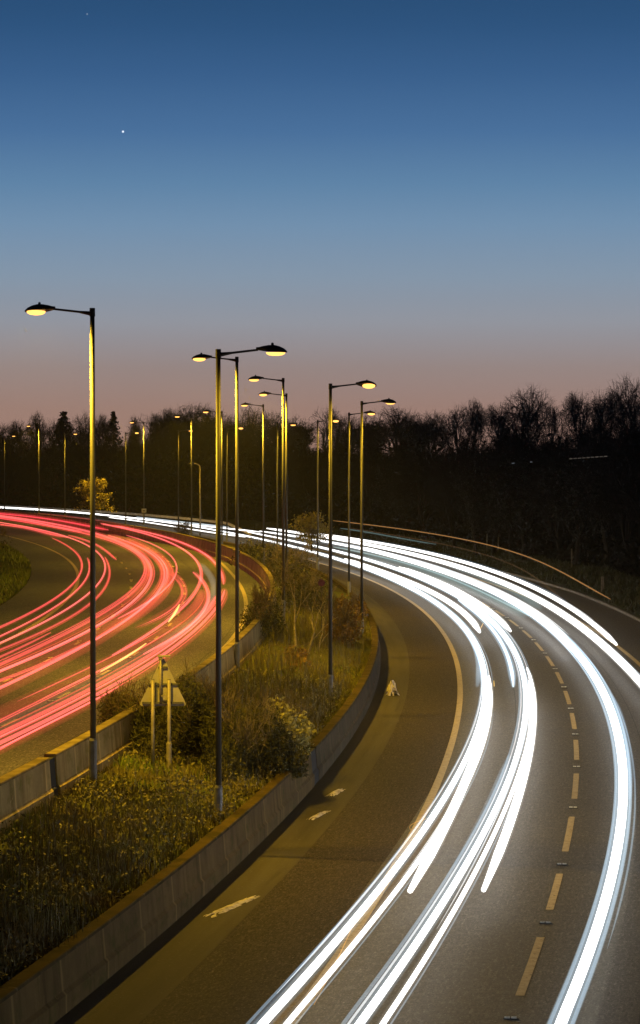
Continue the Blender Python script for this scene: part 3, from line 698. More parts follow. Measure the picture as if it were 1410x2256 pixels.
def make_lamp(Hh, s):
    root = empty('street_lamp', (0, 0, 0))
    b = MB(); b.tube([(0, 0, -.3), (0, 0, .84), (0, 0, .90)], [.088, .088, .066], 14); base = b.build('base', M['steel_base'], root, smooth=False)
    b = MB(); b.box((0, -.086, .5), (.085, .014, .42)); b.build('access_door', M['steel_base'], base)
    b = MB(); b.tube([(0, 0, .88), (0, 0, Hh)], [.066, .052], 14); b.build('shaft', M['steel'], root, smooth=True)
    b = MB(); b.tube([(0, 0, Hh - .16), (0, 0, Hh + .03)], [.064, .062], 14)
    b.tube([(.05 * s, 0, Hh - .09), (.30 * s, 0, Hh - .055)], [.05, .026], 8)
    b.tube([(.25 * s, 0, Hh - .06), (.88 * s, 0, Hh + .012)], [.026, .024], 8)
    b.build('bracket', M['hood'], root)
    lan = lantern_parts(root, s); lan.location = (0, 0, Hh + .0)
    return root
def copy_tree(o, parent=None):
    c = o.copy(); COL.objects.link(c); c.parent = parent
    for ch in list(o.children): copy_tree(ch, c)
    return c
protoL, protoR = make_lamp(10.5, -1), make_lamp(10.5, 1)
PW = 1.0
lamp_data = {}
for s_, e_ in ((-1, 8500), (1, 950), (2, 400)):
    lamp_data[s_] = bpy.data.lights.new('sodium_lamp', 'SPOT'); lamp_data[s_].spot_size = R_(170); lamp_data[s_].spot_blend = .5; lamp_data[s_].energy = e_ * PW; lamp_data[s_].color = LAMP; lamp_data[s_].shadow_soft_size = .22
LAMPS = [  # px, depth, side, label
 (204, 63.5, -1, 'tall street lamp nearest the left edge, its lit lantern over the red trails'),
 (522, 95.7, -1, 'street lamp directly behind the front middle one, lantern over the left road'),
 (624, 123, -1, 'street lamp right of the front middle pair, higher of two lanterns close together'),
 (631, 155, -1, 'street lamp almost hidden behind another, lower of two lanterns close together'),
 (580, 190, -1, 'slim street lamp left of the close pair, faint lantern to its left'),
 (489, 221, -1, 'far street lamp hidden behind the front middle column'),
 (422, 250, -1, 'far street lamp left of the front middle column with a bright small lantern'),
 (317, 298, -1, 'far street lamp with a small white sign on its column'),
 (86, 339, -1, 'far street lamp between the left edge and the tall near lamp'),
 (481, 62.6, 1, 'front middle street lamp with its dark lantern reaching right'),
 (728, 93.8, 1, 'street lamp right of the bare saplings with a glaring lantern to its right'),
 (797, 125.6, 1, 'street lamp furthest right, lantern seen as a dark outline against the trees'),
 (769, 161.7, 1, 'street lamp just left of the furthest right one'),
 (700, 199, 1, 'street lamp behind the yellowish small tree, with a starry lantern'),
 (611, 226, 1, 'slim street lamp left of the close pair of lamps, lantern to its right'),
 (500, 258, 1, 'far street lamp between the two front middle columns, starry lantern'),
 (393, 288, 1, 'far street lamp with a dark lantern, left of the bright small one'),
 (277, 320, 1, 'far street lamp with a bright lantern, just left of the signed column'),
 (143, 338, 1, 'far slim street lamp left of the small yellow tree'),
 (10, 381, 1, 'farthest street lamp at the left edge of the picture'),
]
TILT = {728: .42, 700: .4, 500: .35, 277: .3, 204: .16, 522: .16, 631: .2, 769: .2, 797: -.25, 481: -.04}
for i, (px, Y, s, lab) in enumerate(LAMPS):
    proto = protoL if s < 0 else protoR
    first = (s < 0 and not any(l[2] < 0 for l in LAMPS[:i])) or (s > 0 and not any(l[2] > 0 for l in LAMPS[:i]))
    o = proto if first else copy_tree(proto)
    x = (px - 705) / FPX * Y; zb = 1.6 if s < 0 else .65
    o.location = (x, Y, zb)
    dY = 1.0; cv = wl if s < 0 else wr
    hd = math.atan2(float(cv(Y + dY) - cv(Y - dY)), 2 * dY)
    o.rotation_euler = (0, 0, -hd * .8 + [0, .02, -.03, .015, .03][i % 5])
    for ch in o.children:
        if ch.name.startswith('lantern'): ch.rotation_euler = (-TILT.get(px, .06), 0, 0)
    tag(o, lab, 'street lamp', 'street lamps along the median')
    L = bpy.data.objects.new('sodium_light', lamp_data[2 if px == 481 else s]); COL.objects.link(L)
    a = o.rotation_euler[2]
    L.location = (x + 1.27 * s * math.cos(a), Y + 1.27 * s * math.sin(a), zb + 10.5 - .21)

# ------------------------------------------------------------------ sign seen from behind
Ys_ = 68.5
sg = empty('warning_sign', (0, 0, 0))
def sx(px): return (px - 705) / FPX * Ys_
def sz(py): return AT(705, py, Ys_).z
cx = sx(358); zb_, zt_ = sz(1556), sz(1446); hw = (sx(412) - sx(305)) / 2
b = MB()
tri = []
for k, (x, z) in enumerate(((-hw, zb_), (hw, zb_), (0, zt_))):
    px_, pz_ = [(-hw, zb_), (hw, zb_), (0, zt_)][k - 1]; nx_, nz_ = [(-hw, zb_), (hw, zb_), (0, zt_)][(k + 1) % 3]
    for tt in (0, .33, .66, 1.0):
        a = Vector((x, z)).lerp(Vector((px_, pz_)), .075); c = Vector((x, z)).lerp(Vector((nx_, nz_)), .075); m_ = Vector((x, z))
        q = a * (1 - tt) ** 2 + m_ * 2 * tt * (1 - tt) * .8 + (a + c) / 2 * 2 * tt * (1 - tt) * .2 + c * tt ** 2
        tri.append((cx + q.x, q.y))
n = len(tri)
b.add([(x, Ys_ + .075, z) for x, z in tri] + [(x, Ys_ + .085, z) for x, z in tri], [tuple(range(n)), tuple(range(2 * n - 1, n - 1, -1))] + [(i, (i + 1) % n, n + (i + 1) % n, n + i) for i in range(n)])
b.build('triangle_plate', M['alu'], sg)
for (py, hwid) in ((1549, .50), (1508, .36), (1471, .11)):
    b = MB(); b.box((cx, Ys_ + .058, sz(py)), (hwid * 2, .03, .05)); b.build('channel', M['clip'], sg)
for px, zt, wide in ((336, 1498, 0), (372, 1498, 1)):
    x = sx(px); zg = float(medz(np.array(x), np.array(Ys_)))
    b = MB(); b.tube([(x, Ys_, zg - .3), (x, Ys_, sz(zt))], [.044, .044], 12)
    p = b.build('post', M['post'], sg, smooth=True)
    if wide:
        b = MB(); b.tube([(x, Ys_, zg - .3), (x, Ys_, zg + .62), (x, Ys_, zg + .68)], [.068, .068, .046], 12); b.build('post_base', M['post'], p)
    b = MB(); b.tube([(x, Ys_, sz(zt)), (x, Ys_, sz(zt) + .02)], [.047, .03], 12); b.build('cap', M['clip'], p)
for dx in (-.13, .16):
    b = MB(); b.box((sx(355) + dx, Ys_ + .062, (zb_ + sz(1508)) / 2 + .05), (.05, .02, .52)); b.build('stiffener', M['clip'], sg)
b = MB(); b.tube([(sx(353), Ys_ + .03, sz(1549)), (sx(353), Ys_ + .03, sz(1452))], [.03, .03], 10); b.build('centre_post', M['post'], sg, smooth=True)
b = MB(); b.box((sx(361), Ys_ + .03, sz(1446)), (.30, .10, .045), bev=.01); b.box((sx(353), Ys_ + .03, sz(1450)), (.10, .08, .06)); b.build('lamp_head', M['post'], sg)
b = MB(); b.box((sx(361), Ys_ - .02, sz(1533)), (.13, .05, .03)); b.build('bracket', M['post'], sg)
tag(sg, 'back of a triangular road sign on two posts in the median grass', 'road sign')
# small white sign on a far column
sm = MB(); p0 = AT(317, 1125, 297.6); sm.box((p0.x, 297.75, p0.z), (.5, .05, .42), bev=.0)
pl = sm.build('small_sign', M['white_plate']); tag(pl, 'small white plate fixed to a far lamp column', 'sign')
sm = MB(); sm.box((p0.x, 297.71, p0.z - .02), (.26, .03, .10)); sm.build('panel', M['clip'], pl)
# round purple disc on a thin stem among the saplings
rs = empty('round_sign', (0, 0, 0)); p0 = AT(708, 1284, 120)
b = MB(); V = [(p0.x, 120, p0.z)]; n = 20
b.tube([(p0.x, 119.98, p0.z), (p0.x, 120.0, p0.z)], [.15, .15], 24); b.build('disc', M['purple'], rs)
b = MB(); b.tube([(p0.x, 120.06, .6), (p0.x, 120.06, p0.z + .1)], [.025, .025], 8); b.build('post', M['wood'], rs)
tag(rs, 'small round purple disc among the bare saplings', 'road sign')
# older column with a bent arm at the far side
ol = empty('old_lamp_post', (0, 0, 0)); Yo = 300.0
x0 = (441 - 705) / FPX * Yo; zt = AT(441, 1030, Yo).z
b = MB(); b.tube([(x0, Yo, 0), (x0, Yo, zt)], [.10, .07], 10); b.build('shaft', M['post'], ol, smooth=True)
b = MB(); P = [(x0 - .65 * (1 - math.cos(t)), Yo, zt + .42 * math.sin(t)) for t in np.linspace(0, math.pi / 2, 7)]
b.tube(P, [.06] * 7, 8); b.build('arm', M['post'], ol, smooth=True)
b = MB(); b.tube([(x0 - .6, Yo, zt + .42), (x0 - .75, Yo, zt + .43), (x0 - 1.05, Yo, zt + .40), (x0 - 1.15, Yo, zt + .38)], [.05, .12, .11, .04], 10); b.build('lantern', M['hood'], ol)
tag(ol, 'old unlit lamp post with a bent arm on the far side behind the crash barrier', 'street lamp')

# ------------------------------------------------------------------ far crash barrier
gz = .72
railc = Curve([(213,1127),(300,1133),(380,1140),(440,1146),(500,1153),(530,1157)], gz + .25, 2)
gr = empty('crash_barrier', (0, 0, 0))
Yr = np.linspace(railc.lo - 6, railc.hi + 60, 60); Xr = railc(Yr)
zr_ = np.where(Yr < railc.lo + 8, gz + .25 - (railc.lo + 8 - Yr) * .06, gz + .25)
b = MB()
for k in range(len(Yr) - 1):
    pass
prof = [(-.02, -.16), (.06, -.10), (.02, -.03), (.02, .03), (.06, .10), (-.02, .16), (-.05, .16), (-.05, -.16)]
dxr = np.gradient(Xr, Yr); Lr = np.hypot(dxr, 1)
V = []
for k in range(len(Yr)):
    for (q, dz) in prof: V.append((Xr[k] - q / Lr[k], Yr[k] + q * dxr[k] / Lr[k], zr_[k] + dz))
kk = len(prof); F = [(k * kk + j, k * kk + (j + 1) % kk, (k + 1) * kk + (j + 1) % kk, (k + 1) * kk + j) for k in range(len(Yr) - 1) for j in range(kk)]
b.add(V, F); b.build('rail', M['rail'], gr)
for k in range(3, len(Yr), 3):
    b = MB(); b.box((Xr[k] + .12, Yr[k], zr_[k] / 2 - .05), (.1, .1, zr_[k] + .2)); b.build('post', M['wood'], gr)
tag(gr, 'steel crash barrier with a sloping end behind the far white trails', 'crash barrier')

# ------------------------------------------------------------------ fence posts on the right verge
FP = [(1073, 1178, 1206, 'thin dark fence post left of the orange trail on the dim verge'), (1098, 1176, 1208, 'thin fence post second from the left, on the dim verge'),
      (1260, 1210, 1262, 'taller fence post left of a pair near the orange trail'), (1295, 1214, 1266, 'taller fence post right of a pair near the orange trail'),
      (1328, 1276, 1302, 'short thick marker post beside the tip of the orange trail')]
for k, (px, pt, pb, lab) in enumerate(FP):
    Y = 235 if px < 1200 else (205 if k < 4 else 176)
    for _ in range(4):
        x = (px - 705) / FPX * Y; D = x - float(kerbR(Y)); 
    x = (px - 705) / FPX * Y; zg = float(hill_h(np.array(max(D, .5)), np.array(float(Y)), np.array(x))); zt = AT(px, pt, Y).z
    zt = max(zt, zg + .9)
    b = MB(); r = .05 if k < 4 else .09
    b.box((x, Y, (zg - .3 + zt) / 2), (r * 2, r * 2, zt - zg + .3), bev=.015); b.tube([(x, Y, zt), (x, Y, zt + .05)], [r * 1.1, r * .3], 4)
    tag(b.build('fence_post', M['wood']), lab, 'fence post', 'posts on the right verge')

# ------------------------------------------------------------------ road studs and litter
def stud_mesh():
    b = MB(); b.box((0, 0, .008), (.25, .13, .016), bev=.02); b.box((0, 0, .020), (.15, .09, .012), bev=.015)
    return b
st = empty('road_stud', (0, 0, 0)); stud_mesh().build('casing', M['stud'], st)
b = MB()
for dx in (-.04, .04): b.box((dx * 1.35, -.05, .03), (.085, .02, .028))
b.build('reflector', M['lens'], st)
first = True
def place_stud(x, y, z, rz, lab, grp):
    global first
    o = st if first else copy_tree(st); first = False
    o.location = (x, y, z); o.rotation_euler = (0, 0, rz); tag(o, lab, 'road stud', grp)
for k, y in enumerate(stud_Y[1:22]):
    hd = math.atan2(float(laneR(y + 1) - laneR(y - 1)), 2)
    place_stud(float(laneR(y)), y, ZR + .009, -hd, 'small reflective road stud in a gap of the dashed line between headlight trails', 'studs along the right dashed lane line')
for y in np.arange(49.2, 240, 9.0):
    for c, off, lab, grp in ((laneL1, 2.0, 'road stud in the inner row among the red trails', 'inner row of studs on the left road'), (laneL2, 6.2, 'road stud in the outer row among the red trails, nearer the median', 'outer row of studs on the left road')):
        place_stud(float(c(y)), y, ZL + .009, 0, lab, grp)
def crumple(name, px, py, size, seed, lab, rz=0.0, lump=.5):
    r = random.Random(seed); x, y = G(px, py, 0); V = []; F = []; nx_, ny_ = 9, 13
    ca, sa = math.cos(rz), math.sin(rz)
    for i in range(nx_):
        for j in range(ny_):
            u, v = i / (nx_ - 1) - .5, j / (ny_ - 1) - .5
            edge = (1 - abs(2 * u) ** 2) * (1 - abs(2 * v) ** 2)
            q = 1 + .25 * (r.random() - .5)
            X, Yy = u * size[0] * q * (1 - .4 * (v + .5) * lump), v * size[1] * q
            V.append((x + X * ca - Yy * sa, y + X * sa + Yy * ca, .012 + size[2] * edge * (.35 + .65 * r.random())))
    for i in range(nx_ - 1):
        for j in range(ny_ - 1):
            if (i in (0, nx_ - 2) or j in (0, 1, ny_ - 3, ny_ - 2)) and r.random() < .35: continue
            F.append((i * ny_ + j, (i + 1) * ny_ + j, (i + 1) * ny_ + j + 1, i * ny_ + j + 1))
    o = mesh_obj(name, V, F, M['litter']); tag(o, lab, 'litter', 'litter in the gutter of the right road')
crumple('plastic_sheet', 864, 1531, (.5, .9, .62), 1, 'pale crumpled plastic heap in the gutter where the barrier bends', .0)
crumple('plastic_scrap', 741, 1747, (.26, 1.6, .06), 2, 'pale flattened scrap in the gutter near the black joint', -.2)
crumple('plastic_scrap', 702, 1797, (.2, 1.7, .05), 3, 'narrow pale scrap in the gutter, second from the black joint', -.25)
crumple('plastic_scrap', 512, 1998, (.26, 2.6, .04), 4, 'long pale broken scrap in the gutter nearest the bottom', -.33)

# ------------------------------------------------------------------ plants
def prism_segs(P0, P1, R0, R1):
    """many 3-sided twigs at once"""
    P0, P1 = np.asarray(P0, float), np.asarray(P1, float); R0, R1 = np.asarray(R0)[:, None], np.asarray(R1)[:, None]
    d = P1 - P0; d /= np.maximum(np.linalg.norm(d, axis=1, keepdims=True), 1e-9)
    a = np.where(np.abs(d[:, 2:3]) < .9, np.array([[0, 0, 1.]]), np.array([[1., 0, 0]]))
    u = np.cross(d, a); u /= np.linalg.norm(u, axis=1, keepdims=True); w = np.cross(d, u)
    V = []
    for base, r in ((P0, R0), (P1, R1)):
        for k in range(3):
            t = 2 * math.pi * k / 3; V.append(base + (u * math.cos(t) + w * math.sin(t)) * r)
    V = np.stack(V, 1); n = len(P0); i = np.arange(n)[:, None] * 6
    F = np.concatenate([np.stack([i[:, 0] + k, i[:, 0] + (k + 1) % 3, i[:, 0] + 3 + (k + 1) % 3, i[:, 0] + 3 + k], 1) for k in range(3)])
    return V.reshape(-1, 3), F
def grow(rnd, segs, p, d, L, r, depth, maxd, spread, up, twig_r, kids=(2, 4)):
    n = 3; q = p; dd = d
    pts = [q]
    for i in range(n):
        dd = (dd + Vector((rnd.gauss(0, .13), rnd.gauss(0, .13), rnd.gauss(0, .08) + up * .06))).normalized()
        q2 = q + dd * (L / n); r2 = r * (1 - .16)
        segs.append((q.copy(), q2.copy(), max(r, twig_r), max(r2, twig_r * .8), depth)); q, r = q2, r2; pts.append(q)
    if depth >= maxd: return
    k = rnd.randint(*kids)
    for j in range(k):
        ang = rnd.uniform(.35, 1.0) * spread; az = rnd.uniform(0, 2 * math.pi)
        a = Vector((0, 0, 1)) if abs(dd.z) < .9 else Vector((1, 0, 0)); u = dd.cross(a).normalized(); w = dd.cross(u)
        nd = (dd * math.cos(ang) + (u * math.cos(az) + w * math.sin(az)) * math.sin(ang)); nd.z += up * .12
        st = pts[-1] if j < 2 else pts[rnd.randint(1, n - 1)]
        grow(rnd, segs, st, nd.normalized(), L * rnd.uniform(.62, .86), r * (.78 if j == 0 else .6), depth + 1, maxd, spread, up, twig_r, kids)
def leaf_quads(C, size, rs, flat=0.0, asp=.5):
    n = len(C); a = rs.normal(size=(n, 3)); a /= np.linalg.norm(a, axis=1, keepdims=True)
    b = rs.normal(size=(n, 3)); b -= (a * b).sum(1, keepdims=True) * a; b /= np.linalg.norm(b, axis=1, keepdims=True)
    s = size * rs.uniform(.6, 1.3, (n, 1))
    V = np.stack([C - a * s * .5, C - b * s * asp * .5, C + a * s * .5, C + b * s * asp * .5], 1)
    return V.reshape(-1, 3), np.arange(n * 4).reshape(-1, 4)
def split_segs(segs, cut):
    out = []
    for test in (lambda d: d <= cut, lambda d: d > cut):
        s = [x for x in segs if test(x[4])]
        out.append(prism_segs([x[0] for x in s], [x[1] for x in s], [x[2] for x in s], [x[3] for x in s]) if s else None)
    return out
TREES = {}
def bare_tree_proto(kind, seed, H=12.0, dome=(.55, .42), limbs=9, twig=.013, r0=.28, ivy=0, ragged=.10, dens=1.0, skirt=-.35):
    """a bare crown: limbs reach into a dome, each split again and again towards its outside"""
    rnd = random.Random(seed); segs = []; ZC = H * dome[0]; RX, RZ = H * dome[1], H * (1 - dome[0])
    E = lambda u: Vector((u.x * RX, u.y * RX, ZC + u.z * RZ))
    def rv(s): return Vector((rnd.gauss(0, s), rnd.gauss(0, s), rnd.gauss(0, s)))
    def branch(p, q, ra, rb, d, n=3, sag=.06):
        L = (q - p).length; pts = []
        side = rv(1).normalized() * L * sag
        for i in range(n + 1):
            t = i / n; v = p.lerp(q, t) + side * math.sin(math.pi * t) + (rv(L * .035) if 0 < i < n else Vector())
            pts.append(v)
        for i in range(n):
            ta, tb = i / n, (i + 1) / n
            segs.append((pts[i], pts[i + 1], max(ra + (rb - ra) * ta, twig), max(ra + (rb - ra) * tb, twig * .8), d))
        return pts
    def at(pts, t):
        x = t * (len(pts) - 1); i = min(int(x), len(pts) - 2); return pts[i].lerp(pts[i + 1], x - i)
    bend = [0.78 + .22 * rnd.random() + .16 * math.sin(rnd.random() * 6) * ragged * 5 for _ in range(12)]
    def edge(u):                                    # lumpy outline of the dome
        a = math.atan2(u.y, u.x) / 6.2832 * 12; i = int(math.floor(a)) % 12; f = a - math.floor(a)
        return bend[i] * (1 - f) + bend[(i + 1) % 12] * f
    th = H * rnd.uniform(.16, .24); tr = branch(Vector((0, 0, -.3)), Vector((rnd.gauss(0, .2), rnd.gauss(0, .2), th)), r0, r0 * .8, 0)
    top = tr[-1]; lead = branch(top, E(Vector((rnd.gauss(0, .1), rnd.gauss(0, .1), .55))), r0 * .7, .05, 1, 4)
    for a in range(limbs):
        az = a * 2.399 + rnd.uniform(-.4, .4); zz = skirt + (1.25 - skirt) * (a + .5) / limbs
        zz = min(zz, .95); c = math.sqrt(max(0.05, 1 - zz * zz)) 
        u1 = Vector((math.cos(az) * c, math.sin(az) * c, zz)) * rnd.uniform(.5, .68)
        st = at(tr, rnd.uniform(.7, 1)) if zz < .3 else at(lead, rnd.uniform(.05, .6))
        l1 = branch(st, E(u1), r0 * .42, .06, 1, 4, .10)
        for b in range(int(7 * dens)):
            u2 = u1 + rv(.33); u2 = u2.normalized() * min(.9, max(.35, u2.length)) * rnd.uniform(.8, 1.0)
            if u2.z < skirt * 1.1: u2.z = skirt * 1.1
            u2 = u2 * edge(u2)
            l2 = branch(at(l1, rnd.uniform(.3, 1)), E(u2), .05, .025, 2, 3, .08)
            for c_ in range(5):
                u3 = u2 + rv(.15) + u2.normalized() * .04; u3 = u3 * (.95 * edge(u3) / u3.length) if u3.length > .95 * edge(u3) else u3; u3 = u3 * min(1, edge(u3) * (1 + rnd.gauss(0, ragged * .5)) / max(u3.length, .01)) if u3.length > edge(u3) else u3
                l3 = branch(at(l2, rnd.uniform(.3, 1)), E(u3), .028, twig, 3, 2, .08)
                for d_ in range(4):
                    u4 = u3 + rv(.10) + u3.normalized() * rnd.uniform(-.02, .05); u4 = u4 * (edge(u4) * (1 + rnd.gauss(0, .02)) / u4.length) if u4.length > edge(u4) else u4
                    branch(at(l3, rnd.uniform(.35, 1)), E(u4), twig, twig * .7, 4, 2, .1)
    (tv, tf), (cv, cf) = split_segs(segs, 1)
    rs = np.random.default_rng(seed); iv = None
    ends = np.array([s[1] for s in segs if s[4] >= 3]); out = ends - np.array([0, 0, ZC]); out /= np.maximum(np.linalg.norm(out, axis=1, keepdims=True), .1)
    fine = np.concatenate([ends + rs.normal(0, .22, ends.shape) + out * rs.uniform(-.1, .25, (len(ends), 1)) for _ in range(1)]); e2 = ends
    fv, ff = prism_segs(e2, fine, np.full(len(e2), twig * .75), np.full(len(e2), twig * .4))
    cf = np.concatenate([cf, ff + len(cv)]); cv = np.concatenate([cv, fv])
    if ivy:
        base = [s for s in segs if s[4] <= 2]
        C = np.concatenate([np.array(s[0])[None] + (np.array(s[1]) - np.array(s[0]))[None] * rs.random((ivy, 1)) + rs.normal(0, .3, (ivy, 3)) for s in base])
        iv = leaf_quads(C, .3, rs)
    return (tv, tf), (cv, cf), iv
def mesh_only(name, V, F, m):
    o = mesh_obj(name, V, F, m); me = o.data; bpy.data.objects.remove(o); return me
for kind, kw in {'oak': dict(seed=3, H=12, dome=(.52, .36), limbs=12, r0=.34), 'round': dict(seed=11, H=12, dome=(.58, .29), limbs=11),
                 'tall': dict(seed=23, H=14, dome=(.60, .20), limbs=11, ragged=.16), 'wide': dict(seed=31, H=10, dome=(.55, .46), limbs=13, skirt=-.25),
                 'ivied': dict(seed=41, H=11, dome=(.55, .32), limbs=10, ivy=14, ragged=.14), 'open': dict(seed=57, H=13, dome=(.58, .28), limbs=9, dens=.75, ragged=.2)}.items():
    a, b_, iv = bare_tree_proto(kind, **kw)
    TREES[kind] = (mesh_only('trunk', *a, M['bark']), mesh_only('crown', *b_, M['twig']), mesh_only('ivy', *iv, M['ivy']) if iv else None, kw['H'])
def conifer():
    rnd = np.random.default_rng(8); H = 11.0
    tv, tf = prism_segs([(0, 0, 0)], [(0, 0, H)], [.2], [.02])
    P0, P1, C = [], [], []
    for z in np.arange(1.2, H - .2, .28):
        Rr = 3.6 * (1 - z / H) + .12
        for k in range(8):
            a = rnd.uniform(0, 6.28); R1 = Rr * rnd.uniform(.7, 1.1); e = (R1 * math.cos(a), R1 * math.sin(a), z - R1 * .25)
            P0.append((0, 0, z)); P1.append(e)
            for t in np.linspace(.25, 1, 9): C.append((e[0] * t + rnd.normal(0, .1), e[1] * t + rnd.normal(0, .1), z + (e[2] - z) * t + rnd.normal(0, .1)))
    lv, lf = leaf_quads(np.array(C), .42, rnd, asp=.45)
    TREES['conifer'] = (mesh_only('trunk', tv, tf, M['bark']), mesh_only('crown', lv, lf, M['ivy']), None, H)
conifer()
def gz_hill(x, Y):
    D = x - float(kerbR(Y)); return float(hill_h(np.array(max(D, 0.5)), np.array(float(Y)), np.array(x))) if Y < YF else 3.0
def place_tree(px, ptop, Y, kind, lab, grp, rz, wide=1.0):
    x = (px - 705) / FPX * Y; zg = gz_hill(x, Y) - .1; top = AT(px, ptop, Y).z; t = TREES[kind]
    root = empty('tree', (x, Y, zg), rz); s = max(.35, (top - zg) / t[3]); root.scale = (s * wide, s * wide, s)
    for nm, me in (('trunk', t[0]), ('crown', t[1]), ('ivy', t[2])):
        if me is not None:
            c = bpy.data.objects.new(nm, me); COL.objects.link(c); c.parent = root
    tag(root, lab, 'tree', grp)
SKYL = [  # px, top, depth, kind, widening, what it looks like
 (1392, 822, 225, 'oak', 1.0, 'tallest bare tree at the right edge of the skyline'), (1330, 845, 230, 'round', .9, 'bare tree between the tallest one and the rounded one on the right'),
 (1278, 851, 240, 'round', .95, 'rounded bare tree right of the big dome shaped one'), (1218, 872, 250, 'open', .8, 'low sparse tree in the dip right of the big dome shaped one'),
 (1158, 844, 240, 'oak', 1.15, 'big dome shaped bare tree standing above its neighbours on the right'), (1098, 880, 262, 'round', .9, 'bare tree tucked left of the big dome shaped one'),
 (1046, 873, 265, 'tall', 1.0, 'broad topped tree two left of the big dome shaped one'), (1004, 880, 272, 'open', .95, 'thin tree at the left of the broad topped one'),
 (952, 897, 285, 'wide', 1.0, 'low spreading tree in the middle of the right skyline'), (916, 903, 300, 'ivied', .9, 'low dense tree right of the furthest right lamp'),
 (876, 886, 330, 'wide', 1.15, 'flat topped spreading tree behind the dark lantern'), (822, 903, 345, 'ivied', 1.0, 'dense dark tree just right of the furthest right lamp column'),
 (770, 905, 365, 'wide', .9, 'dark tree behind the two right hand lamp columns'), (722, 883, 360, 'open', .9, 'tall wispy tree behind the glaring lamp column'),
 (664, 906, 400, 'ivied', 1.0, 'dark bushy tree right of the close pair of lamps'), (600, 896, 420, 'wide', 1.0, 'spreading tree behind the close pair of lamps'),
 (556, 888, 440, 'oak', .9, 'bare tree behind the slim column left of the close pair'), (508, 903, 450, 'ivied', .9, 'dense tree between the two front middle columns'),
 (458, 886, 455, 'wide', 1.0, 'dark tree left of the front middle column'), (420, 879, 450, 'wide', 1.15, 'wide bare tree highest left of the front middle lamps'),
 (372, 889, 450, 'round', 1.1, 'rounded tree forming the left shoulder of the highest left clump'), (334, 899, 455, 'open', 1.0, 'bare tree above the signed column'),
 (297, 911, 470, 'tall', .8, 'wispy tree right of the dark conifer'), (250, 906, 460, 'conifer', 1.0, 'pointed dark conifer right of the tall near lamp'),
 (222, 903, 465, 'round', .9, 'bare tree just right of the tall near lamp column'), (180, 904, 470, 'oak', .9, 'bare tree just left of the tall near lamp column'),
 (141, 906, 465, 'conifer', 1.5, 'blunt dark conifer left of the tall near lamp'), (122, 912, 470, 'round', .9, 'bare tree left of the blunt conifer'),
 (82, 902, 480, 'tall', .9, 'tall wispy bare tree near the left edge'), (40, 917, 480, 'round', 1.0, 'bare tree at the left end of the skyline'), (4, 925, 480, 'wide', 1.0, 'lowest tree cut by the left edge'),
]
GT = 'bare trees along the skyline'
for k, (px, pt, Y, kind, wd, lab) in enumerate(SKYL):
    place_tree(px, pt, 480 + (k % 3) * 12, kind, lab, GT, (k * 2.399) % 6.28, wd)
rnd = random.Random(12)
FILL = []
for px in range(-20, 1440, 38):
    sky = np.interp(px, [0, 250, 420, 600, 720, 900, 1000, 1100, 1160, 1220, 1290, 1410], [935, 925, 900, 912, 915, 912, 902, 895, 872, 890, 870, 846])
    for row in range(2):
        Y = np.interp(px, [0, 400, 700, 1000, 1410], [455, 430, 345, 258, 205]) + (-14 if row else 22) + rnd.uniform(-8, 8)
        FILL.append((px + rnd.uniform(-16, 16), sky + (72 if row else 46) * np.interp(px, [300, 1000], [.6, 1]) + rnd.uniform(0, 22), Y, rnd.choice(['ivied', 'wide', 'round', 'ivied', 'oak']), rnd.uniform(.9, 1.25)))
for k, (px, pt, Y, kind, wd) in enumerate(FILL):
    place_tree(px, pt, Y, kind, 'dark tree merging into the unlit wood below the skyline', 'dark trees inside the wood', rnd.uniform(0, 6.28), wd)

# unlit undergrowth filling the wood
rs = np.random.default_rng(4)
n = 110000
Yw = rs.uniform(110, 545, n); D = 5 + rs.gamma(1.3, 7.0, n); Xw = kerbR(Yw) + D
keep = np.abs(Xw) < 0.125 * Yw + 6; Yw, D, Xw = Yw[keep], D[keep], Xw[keep]
zb = hill_h(D, Yw, Xw); hh = np.clip((D - 4) / 6, .25, 1) * (2.8 + 5.0 * rs.random(len(Xw)) ** 1.4)
zz = zb + hh * rs.random(len(Xw)) ** .9
Cn = np.stack([Xw, Yw, zz], 1)
V1, F1 = leaf_quads(Cn, .75, rs, asp=.4)
o = mesh_obj('woodland_undergrowth', V1, F1, M['hill']); tag(o, 'dark tangled undergrowth filling the wood behind the roads', 'undergrowth', kind='stuff')

